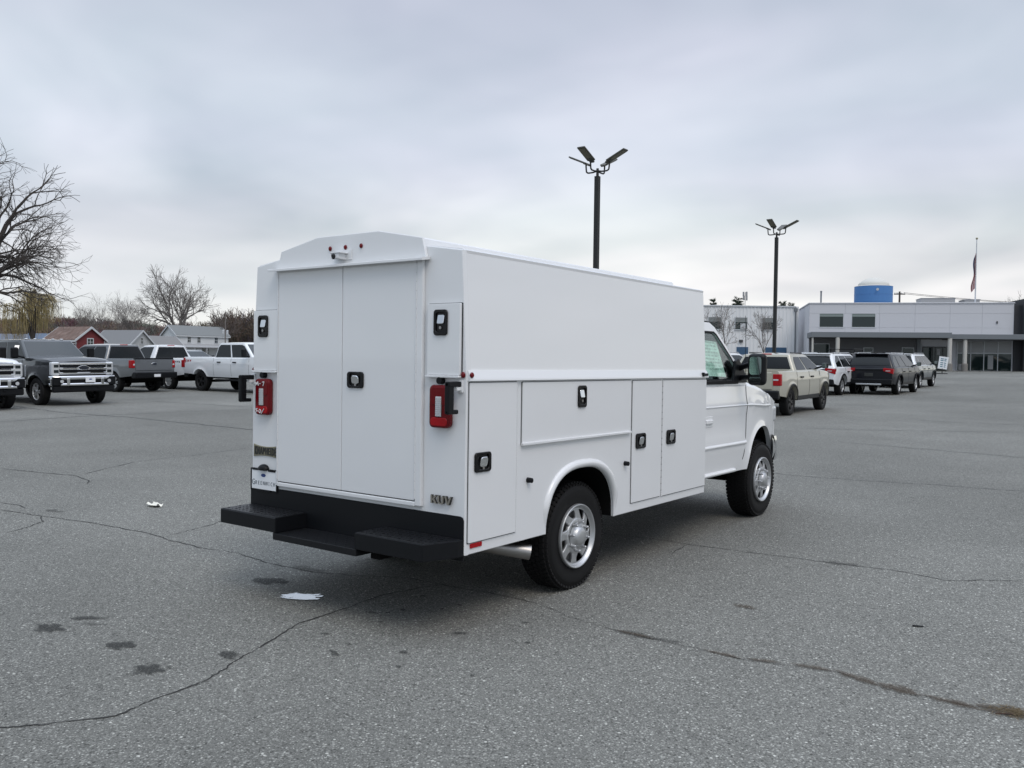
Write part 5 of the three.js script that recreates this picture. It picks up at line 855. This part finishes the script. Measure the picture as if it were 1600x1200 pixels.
function lampPost(label, x, z, h) {
  const p = thing('lamp_post', label, 'lamp post', [x, E(x), z], 0, 'four-headed lamp posts in the lot');
  part('pole', [box(-0.09, 0.09, 0, h, -0.09, 0.09, 0.012)], M.pole, p);
  part('base', [bar([0, 0, 0], [0, 0.75, 0], 0.3, 0.3, 24), box(-0.16, 0.16, 0.75, 0.79, -0.16, 0.16, 0.01)], M.concrete, p);
  part('tenon', bar([0, h, 0], [0, h + 0.3, 0], 0.055, 0.05, 12), M.pole, p);
  for (let k = 0; k < 4; k++) {
    const a = k * Math.PI / 2, q = (g) => g.rotateY(a);
    part('arm', q(tube([[0.03, h + 0.2, 0], [0.2, h + 0.17, 0], [0.42, h + 0.17, 0], [0.5, h + 0.22, 0], [0.52, h + 0.36, 0], [0.53, h + 0.5, 0]], 0.032, 8)), M.pole, p);
    const hd = part('lamp_head', q(merge([box(0, 0.86, 0.0, 0.06, -0.17, 0.17, 0.02), box(-0.1, 0.16, -0.03, 0.05, -0.1, 0.1, 0.03)]).rotateZ(0.42).translate(0.47, h + 0.5, 0)), M.lampHead, p);
    part('led_panel', q(box(0.2, 0.8, -0.012, -0.001, -0.14, 0.14, 0.003).rotateZ(0.42).translate(0.47, h + 0.5, 0)), M.ledFace, hd);
  }
}
lampPost('tall dark lamp post with four tilted heads rising behind the white van', 25.4, -13.57, 8.5);
lampPost('smaller-looking farther lamp post with four heads in front of the corrugated wing', 46.25, -14.02, 8.42);

// ------------------------------------------------------------------ trees
function segTube(out, a, b, r0, r1, n) {                                // open tapered tube, raw triangles
  const d = [b[0] - a[0], b[1] - a[1], b[2] - a[2]], L = Math.hypot(...d) || 1; for (let i = 0; i < 3; i++) d[i] /= L;
  const u = Math.abs(d[1]) < 0.9 ? [d[2], 0, -d[0]] : [0, -d[2], d[1]], ul = Math.hypot(...u); for (let i = 0; i < 3; i++) u[i] /= ul;
  const v = [d[1] * u[2] - d[2] * u[1], d[2] * u[0] - d[0] * u[2], d[0] * u[1] - d[1] * u[0]];
  const P = (c, r, t) => { const q = t / n * 2 * Math.PI, cs = Math.cos(q) * r, sn = Math.sin(q) * r; return [c[0] + u[0] * cs + v[0] * sn, c[1] + u[1] * cs + v[1] * sn, c[2] + u[2] * cs + v[2] * sn]; };
  for (let i = 0; i < n; i++) { const p = P(a, r0, i), q = P(a, r0, i + 1), s = P(b, r1, i), t = P(b, r1, i + 1); out.push(...p, ...s, ...q, ...q, ...s, ...t); }
}
const rawGeo = (a) => { const g = new THREE.BufferGeometry(); g.setAttribute('position', new THREE.Float32BufferAttribute(a, 3)); g.computeVertexNormals(); return norm(g); };
function growTree(o) {
  // o: h, r, levels, spread, up, split, minR, droop
  const big = [], fine = [];
  const go = (p, d, len, r, lev) => {
    const n = lev >= o.levels - 1 ? 2 : 3; let q = p, dd = d, rad = r;
    const taper = Math.pow(0.72, 1 / n);
    for (let i = 0; i < n; i++) {
      const w = 0.13 + 0.05 * lev; let e = [dd[0] + rr(-w, w), dd[1] + rr(-w, w) + o.up * (lev < 2 ? 0.04 : 0.03), dd[2] + rr(-w, w)]; if (lev >= 3) e[1] -= o.droop ?? 0;
      const l = Math.hypot(...e); e = e.map((k) => k / l); const s = len / n, b = [q[0] + e[0] * s, q[1] + e[1] * s, q[2] + e[2] * s], r2 = Math.max(o.minR, rad * taper);
      segTube(lev < 2 ? big : fine, q, b, rad, r2, lev < 2 ? 7 : lev < 4 ? 4 : 3); q = b; dd = e; rad = r2;
      if (lev > 0 && lev < o.levels && i < n - 1 && rnd() < (o.side ?? 0.7)) branch(q, dd, len * rr(0.5, 0.8), rad * 0.55, lev + 1, 1.15);
    }
    if (lev < o.levels) { const k = lev === 0 ? o.split0 ?? 4 : rnd() < 0.45 ? 3 : 2; const ph = rr(0, 6.3); for (let i = 0; i < k; i++) branch(q, dd, len * rr(0.68, 0.92) * (lev === 0 ? o.first ?? 1 : 1), rad * (i ? rr(0.6, 0.78) : 0.85), lev + 1, i || lev === 0 ? 1 : 0.5, ph + i * 6.283 / k); }
  };
  const branch = (p, d, len, r, lev, k, ph = rr(0, 6.3)) => {
    const u = Math.abs(d[1]) < 0.9 ? [d[2], 0, -d[0]] : [1, 0, 0], ul = Math.hypot(...u).valueOf(), uu = u.map((c) => c / ul), v = [d[1] * uu[2] - d[2] * uu[1], d[2] * uu[0] - d[0] * uu[2], d[0] * uu[1] - d[1] * uu[0]];
    const a = o.spread * k * rr(0.65, 1.25), c = Math.cos(a), s = Math.sin(a), e = [0, 1, 2].map((i) => d[i] * c + (uu[i] * Math.cos(ph) + v[i] * Math.sin(ph)) * s);
    go(p, e, len, Math.max(o.minR, r), lev);
  };
  go([0, 0, 0], [rr(-0.05, 0.05), 1, rr(-0.05, 0.05)], o.trunk, o.r, 0);
  return { big: rawGeo(big), fine: rawGeo(fine) };
}
function bareTree(name, label, x, y, z, o, mat, group = 'leafless trees') {
  seed(o.seed); const g = growTree(o), t = thing(name, label, 'tree', [x, y, z], 0, group);
  // scale to the wanted height
  const bb = new THREE.Box3().setFromBufferAttribute(g.fine.attributes.position), k = o.h / bb.max.y, kw = o.w ? o.w / Math.max(bb.max.x - bb.min.x, bb.max.z - bb.min.z) : k;
  for (const q of [g.big, g.fine]) q.scale(kw, k, kw);
  part('trunk', g.big, mat, t); part('crown', g.fine, mat, t);
  return t;
}
M.bark = std(0.06, 0.052, 0.047, 0.95); M.barkPale = std(0.17, 0.155, 0.145, 0.95); M.barkRed = std(0.13, 0.105, 0.095, 0.95); M.willow = std(0.27, 0.22, 0.105, 0.95);
//@TREES
{
  const F = [0.8026, -0.5966], R = [0.5968, 0.8023];
  const at = (tx, v) => [-3.9085 + v * (F[0] + R[0] * tx), 4.222 + v * (F[1] + R[1] * tx)];     // bearing (tangent) and distance from the van's rear corner
  const put = (tx, v) => { const [x, z] = at(tx, v); return [x, E(x), z]; };
  bareTree('bare_tree', 'huge bare tree with arching limbs at the left edge', ...put(-0.635, 55), { seed: 21, trunk: 2.6, r: 0.62, h: 16.2, w: 18.5, levels: 7, spread: 0.52, up: 0.9, split0: 4, minR: 0.0065, droop: 0.05, side: 0.46 }, M.bark);
  bareTree('bare_tree', 'big rounded bare tree standing behind the white house', ...put(-0.378, 195), { seed: 12, trunk: 1.9, r: 0.3, h: 20.8, w: 17.5, levels: 6, spread: 0.5, up: 0.9, split0: 5, minR: 0.009, side: 0.6 }, M.barkPale);
  for (const [px, v, h, w, sd, lb] of [[128, 205, 13, 9, 31, 'small bare tree right of the willow'], [160, 210, 15.5, 11, 32, 'bare tree above the red shed'], [183, 215, 14.5, 8, 33, 'slender bare tree behind the grey-roofed house'], [207, 205, 15.6, 12, 34, 'broad bare tree left of the big rounded tree']])
    bareTree('bare_tree', lb, ...put((px - 800) / 1367, v), { seed: sd, trunk: 2.4, r: 0.13, h, w, levels: 6, spread: 0.42, up: 1.1, split0: 4, minR: 0.008, side: 0.5 }, M.barkPale);
  bareTree('bare_tree', 'young bare tree before the corrugated wing, nearest the white van', ...put((1133 - 800) / 1367, 84), { seed: 51, trunk: 1.5, r: 0.1, h: 6.6, w: 5.2, levels: 5, spread: 0.5, up: 0.5, split0: 4, minR: 0.013, side: 0.5 }, M.barkPale);
  bareTree('bare_tree', 'young bare tree before the corrugated wing, beside the lamp post', ...put((1193 - 800) / 1367, 84), { seed: 56, trunk: 1.4, r: 0.1, h: 6.2, w: 4.6, levels: 5, spread: 0.5, up: 0.6, split0: 4, minR: 0.013, side: 0.5 }, M.barkPale);
  bareTree('bare_tree', 'faint bare tree over the roof at the right edge', ...put((1583 - 800) / 1367, 150), { seed: 61, trunk: 3.5, r: 0.3, h: 13.4, w: 8, levels: 6, spread: 0.45, up: 1, split0: 4, minR: 0.02, side: 0.5 }, M.barkPale);
  bareTree('bare_tree', 'bare tree seen through the gap under the canopy beside the dark tower', ...put((1588 - 800) / 1367, 120), { seed: 62, trunk: 2, r: 0.2, h: 5.4, w: 4.4, levels: 5, spread: 0.5, up: 1, split0: 3, minR: 0.02, side: 0.5 }, M.bark);
  { // weeping willow: arching limbs and curtains of hanging yellow twigs
    seed(14); const w = thing('willow_tree', 'yellow-brown weeping willow in front of the wooded hill', 'tree', put(-0.549, 140));
    const big = [], fine = [];
    segTube(big, [0, 0, 0], [0.2, 3.2, 0], 0.55, 0.45, 9);
    for (let i = 0; i < 16; i++) {
      const a = i / 16 * 6.283 + rr(-0.2, 0.2), reach = 5.0 * Math.sqrt(rr(0.06, 1)), top = 11.6 - 0.15 * reach * reach + rr(-0.4, 0.4); let p = [0.2, 3.1, 0], r = 0.24;
      for (let k = 1; k <= 7; k++) {
        const t = k / 7, q = [0.2 + Math.cos(a) * reach * Math.pow(t, 1.3) + rr(-0.15, 0.15), 3.1 + (top - 3.1) * Math.sin(t * 1.85) / Math.sin(1.57), Math.sin(a) * reach * Math.pow(t, 1.3) + rr(-0.15, 0.15)];
        segTube(big, p, q, r, r * 0.8, 5); r *= 0.8; p = q;
        if (k > 2) for (let s = 0; s < 9; s++) {
          let h = [p[0] + rr(-0.9, 0.9), p[1] + rr(-0.4, 0.5), p[2] + rr(-0.9, 0.9)]; segTube(fine, p, h, 0.03, 0.022, 3);
          const dl = Math.min(h[1] - 1.2, rr(0.8, 2.2) + reach * 0.75 * rr(0.5, 1.2)); const n = 4; let dx = Math.cos(a) * 0.1, dz = Math.sin(a) * 0.1;
          for (let m = 0; m < n; m++) { const g = [h[0] + dx + rr(-0.1, 0.1), h[1] - dl / n, h[2] + dz + rr(-0.1, 0.1)]; segTube(fine, h, g, 0.022, 0.016, 3); h = g; dx *= 0.4; dz *= 0.4; }
        }
      }
    }
    part('trunk', rawGeo(big), M.bark, w); part('crown', rawGeo(fine), M.willow, w);
  }
  { // wooded hill far off on the left: a ridge with a mass of bare trees
    const ridge = (tx) => 10.5 + 2.2 * Math.sin(tx * 9 + 1) + 1.4 * Math.sin(tx * 23) + 2.5 * sstep(-0.42, -0.3, tx) - 9 * sstep(-0.1, 0.05, tx);
    const g = grid((u, v) => { const tx = mix(-1.6, 0.1, u), d = mix(215, 420, v), [x, z] = at(tx, d); return [x, E(x) + ridge(tx) * 0.62 * sstep(0, 0.7, v) + 1.2 * fbm(x * 0.03, 2, z * 0.03) * v, z]; }, 80, 14, true);
    struct('hill', g, std(0.1, 0.082, 0.07, 1));
    seed(71); const protos = [0, 1, 2].map(() => { const o = growTree({ trunk: 2.6, r: 0.14, levels: 4, spread: 0.4, up: 1.2, split0: 3, minR: 0.035, side: 0.7 }); const m = merge([o.big, o.fine]); const bb = new THREE.Box3().setFromBufferAttribute(m.attributes.position); m.scale(5 / Math.max(bb.max.x, 2), 10 / bb.max.y, 5 / Math.max(bb.max.x, 2)); return m; });
    const wood = new THREE.Group(); wood.name = 'woodland'; scene.add(wood); wood.userData = { label: 'brown bare woodland covering the far hill at the left', category: 'woodland', kind: 'stuff' };
    protos.forEach((p, j) => {
      const n = 900, im = new THREE.InstancedMesh(p, M.barkRed, n), mm = new THREE.Matrix4(); im.name = 'wood_mass'; im.userData.kind = 'stuff';
      for (let i = 0; i < n; i++) { const tx = rr(-1.3, 0.02), v = Math.pow(rnd(), 0.8), d = mix(222, 400, v), [x, z] = at(tx, d), s = rr(0.45, 0.85); mm.compose(V(x, E(x) + ridge(tx) * 0.62 * sstep(0, 0.7, v) - 0.3, z), new THREE.Quaternion().setFromAxisAngle(V(0, 1, 0), rr(0, 6.3)), V(s, s * rr(0.85, 1.15), s)); im.setMatrixAt(i, mm); im.setColorAt(i, new THREE.Color().setRGB(rr(0.7, 1.3), rr(0.7, 1.15), rr(0.7, 1.1))); }
      wood.add(im);
    });
    // nearer thicket on the right of the white house
    seed(81); const th = new THREE.InstancedMesh(protos[0], M.barkRed, 130), mm = new THREE.Matrix4(); th.name = numbered('thicket'); scene.add(th); th.userData = { label: 'dense brown thicket of tall thin trees right of the white house', category: 'thicket', kind: 'stuff' };
    for (let i = 0; i < 130; i++) { const [x, z] = at(rr(-0.335, -0.2), rr(185, 225)), s = rr(0.8, 1.2); mm.compose(V(x, E(x), z), new THREE.Quaternion().setFromAxisAngle(V(0, 1, 0), rr(0, 6.3)), V(s * 0.6, s, s * 0.6)); th.setMatrixAt(i, mm); th.setColorAt(i, new THREE.Color().setRGB(rr(0.6, 1), rr(0.6, 0.95), rr(0.6, 0.95))); }
  }
  { // pine tops over the corrugated wing's roof
    const needle = std(0.035, 0.05, 0.03, 0.95);
    [[1112, 1.5, 10.05, 'leftmost dark pine top over the corrugated wing'], [1150, 2.2, 10.3, 'largest dark pine top over the corrugated wing, left of the aerial'], [1220, 1.6, 9.9, 'pair-like dark pine top just right of the farther lamp post'], [1233, 1.4, 9.75, 'dark pine top nearest the corner of the main building']].forEach(([px, w, h, lb], i) => {
      seed(90 + i); const [x, z] = at((px - 800) / 1367, 117), t = thing('pine_tree', lb, 'tree', [x, E(x), z], 0, 'pine tops over the roof');
      const top = h - E(x), f = [], b = []; segTube(b, [0, 0, 0], [0, top, 0], 0.2, 0.04, 7);
      for (let k = 0; k < 60; k++) { const y = top * (0.45 + 0.55 * Math.sqrt(rnd())), a = rr(0, 6.3), L = w * (1.15 - 0.75 * (y / top - 0.45) / 0.55) * rr(0.45, 0.75); const e = [Math.cos(a) * L, y + rr(0, 0.35), Math.sin(a) * L]; segTube(b, [0, y, 0], e, 0.04, 0.015, 3); for (let m = 0; m < 60; m++) { const s = rr(0.4, 1.05), c = [e[0] * s, mix(y, e[1], s), e[2] * s]; segTube(f, c, [c[0] + rr(-0.22, 0.22), c[1] + rr(-0.05, 0.24), c[2] + rr(-0.22, 0.22)], 0.02, 0.006, 3); } }
      part('trunk', rawGeo(b), M.bark, t); part('crown', rawGeo(f), needle, t);
    });
  }
  // ---------------------------------------------------------------- houses at the left
  function house(name, label, tx, v, yaw, w, d, eave, ridge, mats, fn, base = 0) {   // ridge along local x, front wall at +z
    const [x, z] = at(tx, v), h = thing(name, label, mats.cat ?? 'house', [x, E(x) + base, z], yaw), t = 0.12, ov = 0.3;
    const prof = [[-d / 2, -0.3], [d / 2, -0.3], [d / 2, eave], [0, ridge], [-d / 2, eave]];
    part('wall', extr(prof, w).alongX(-w / 2), mats.wall, h);
    const sl = (ridge - eave) / (d / 2), roofGeo = (s) => extr([[0, ridge + 0.02], [s * (d / 2 + ov), eave + 0.02 - sl * ov], [s * (d / 2 + ov), eave + 0.02 - sl * ov + t], [0, ridge + 0.02 + t]], w + 2 * ov).alongX(-w / 2 - ov);
    for (const s of [1, -1]) part('roof', roofGeo(s), mats.roof, h);
    if (mats.trim) { for (const q of [-1, 1]) for (const s of [1, -1]) part('bargeboard', extr([[0, ridge - 0.16], [s * (d / 2 + ov), eave - sl * ov - 0.16], [s * (d / 2 + ov), eave - sl * ov + 0.15], [0, ridge + 0.15]], 0.06).alongX(q > 0 ? w / 2 + ov : -w / 2 - ov - 0.06), mats.trim, h); for (const s of [1, -1]) part('fascia_board', box(-w / 2 - ov, w / 2 + ov, eave - sl * ov - 0.18, eave - sl * ov + 0.06, s * (d / 2 + ov) - 0.03, s * (d / 2 + ov) + 0.03, 0.01), mats.trim, h); }
    const win = (x0, y0, ww, wh, side = 'front') => { // window on the front wall (+z) or the left gable (-x) / right gable (+x)
      const g = [box(-ww / 2, ww / 2, -wh / 2, wh / 2, 0.0, 0.03, 0.004)], fr = [box(-ww / 2 - 0.1, ww / 2 + 0.1, wh / 2, wh / 2 + 0.12, 0, 0.06), box(-ww / 2 - 0.1, ww / 2 + 0.1, -wh / 2 - 0.12, -wh / 2, 0, 0.08), box(-ww / 2 - 0.1, -ww / 2, -wh / 2, wh / 2, 0, 0.06), box(ww / 2, ww / 2 + 0.1, -wh / 2, wh / 2, 0, 0.06), box(-0.03, 0.03, -wh / 2, wh / 2, 0.03, 0.05), box(-ww / 2, ww / 2, -0.03, 0.03, 0.03, 0.052)];
      const pl = (q) => (side === 'front' ? q.translate(x0, y0, d / 2) : side === 'right' ? q.rotateY(Math.PI / 2).translate(w / 2, y0, x0) : q.rotateY(-Math.PI / 2).translate(-w / 2, y0, x0));
      const m = part('window', pl(merge(g)), M.winDark, h); part('frame', pl(merge(fr)), mats.frame ?? M.frameW, m);
    };
    fn?.(h, win); return h;
  }
  const shingle = (r, g, b) => std(r, g, b, 0.9, 0, { bumpMap: dataTex(64, 64, (i, j) => { const v = (j % 8 < 1 ? 0 : 150) + 90 * rnd(); return [v, v, v]; }, { rep: [0.4, 0.4] }), bumpScale: 0.02 });
  const rust = new THREE.MeshStandardMaterial({ roughness: 0.8, map: dataTex(256, 256, (i, j) => { const n = fbm(i * 0.02, j * 0.05, 1.1, 4), m = fbm(i * 0.07, j * 0.02, 6.1, 3), s = (i % 16) < 2 ? -14 : 0; return [104 + 46 * n + 20 * m + s, 85 + 44 * n + 26 * m + s, 76 + 42 * n + 28 * m + s]; }, { srgb: true, rep: [0.22, 0.22] }) });
  const clap = (r, g, b) => std(r, g, b, 0.75, 0, { bumpMap: dataTex(8, 64, (i, j) => { const v = (j % 16) / 16 * 255; return [v, v, v]; }, { rep: [1, 1.6] }), bumpScale: 0.015 });
  // yaw so that local +x points along the photo's right and +z at the viewer
  const face = Math.atan2(-0.8023, 0.5968);
  house('red_shed', 'barn-red shed with white trim and a rusty metal roof', -0.4995, 122, face - 0.46, 6.2, 4.6, 3.1, 4.75, { wall: clap(0.15, 0.022, 0.025), roof: rust, trim: M.frameW, cat: 'shed' }, (h, win) => { win(0.0, 2.75, 0.85, 0.85, 'right'); for (const s of [1, -1]) part('corner_board', box(3.04, 3.16, -0.3, 3.0, s * 2.26 - 0.06, s * 2.26 + 0.06, 0.01), M.frameW, h); part('lean_to', [plainBox(-2.9, 2.8, -0.3, 2.1, 2.3, 4.2)], clap(0.15, 0.022, 0.025), h); part('lean_to_roof', extr([[2.3, 2.5], [4.5, 2.05], [4.5, 2.15], [2.3, 2.62]], 7).alongX(-3.6), M.spandrel, h); });
  house('grey_roofed_house', 'low house with a wide grey shingle roof and small gable window', -0.444, 152, face - 0.3, 7.6, 6.2, 2.6, 5.0, { wall: clap(0.42, 0.43, 0.43), roof: shingle(0.17, 0.175, 0.18), trim: M.frameW }, (h, win) => { win(0, 3.3, 0.6, 1.0, 'right'); win(0, 1.4, 0.9, 1.1); });
  house('garage', 'small pale garage with a grey roof left of the white house', -0.4, 158, face + 1.0, 5.2, 5.4, 1.9, 3.9, { wall: clap(0.48, 0.49, 0.49), roof: shingle(0.19, 0.19, 0.19), trim: M.frameW, cat: 'garage' }, (h, win) => win(0, 1.3, 0.8, 0.9), 0.2);
  house('white_house', 'white two-storey house with a grey roof and dark upper windows', -0.362, 182, face + 0.82, 11.3, 6.4, 4.55, 6.4, { wall: clap(0.6, 0.62, 0.63), roof: shingle(0.17, 0.18, 0.18), trim: M.frameW }, (h, win) => {
    for (const x of [-3.0, -0.9, 2.9]) win(x, 3.6, 0.62, 1.1); for (const x of [-1.6, 0.1, 0.9]) win(x, 1.2, 0.6, 1.1); win(0.2, 3.2, 0.6, 1.0, 'left');
    part('porch_roof', extr([[3.2, 2.6], [5.0, 2.0], [5.0, 2.12], [3.2, 2.74]], 10).alongX(-5.4), M.spandrel, h); for (const x of [-5.2, -2.6, 0, 2.4, 4.4]) part('porch_post', box(x - 0.07, x + 0.07, -0.3, 2.05, 4.75, 4.9, 0.01), M.frameW, h); }, 0.2);
  house('blue_roofed_shed', 'blue-grey roof showing right of the willow trunk', -0.532, 150, face + 0.5, 5.0, 5, 2.2, 4.3, { wall: clap(0.2, 0.22, 0.25), roof: std(0.09, 0.13, 0.2, 0.6), cat: 'shed' });
  house('long_house', 'long low blue-grey roof at the left edge behind the dark grey pickup', -0.585, 165, face + 0.1, 13, 7, 2.4, 4.5, { wall: clap(0.22, 0.23, 0.25), roof: std(0.12, 0.14, 0.18, 0.7) });
  { // street pole with two transformer cans, beside the white house
    const [x, z] = at(-0.328, 178), p = thing('utility_pole', 'thin pole with two white cans right of the white house', 'utility pole', [x, E(x), z]);
    part('pole', bar([0, 0, 0], [0, 9.5, 0], 0.13, 0.09, 8), M.barkPale, p);
    for (const s of [-1, 1]) part('transformer', [bar([s * 0.42 * 0.6, 5.0, s * 0.42 * 0.8], [s * 0.42 * 0.6, 5.75, s * 0.42 * 0.8], 0.22, 0.22, 14), bar([s * 0.42 * 0.6, 5.75, s * 0.42 * 0.8], [s * 0.42 * 0.6, 5.85, s * 0.42 * 0.8], 0.22, 0.08, 14)], M.frameW, p);
  }
}

// ------------------------------------------------------------------ draw
scene.traverse((o) => { if (o.isMesh) { o.castShadow = true; o.receiveShadow = true; } });
const renderer = new THREE.WebGLRenderer({ antialias: true });
renderer.shadowMap.enabled = true;
renderer.toneMapping = THREE.LinearToneMapping;
renderer.toneMappingExposure = EXPOSURE;
renderer.render(scene, camera);
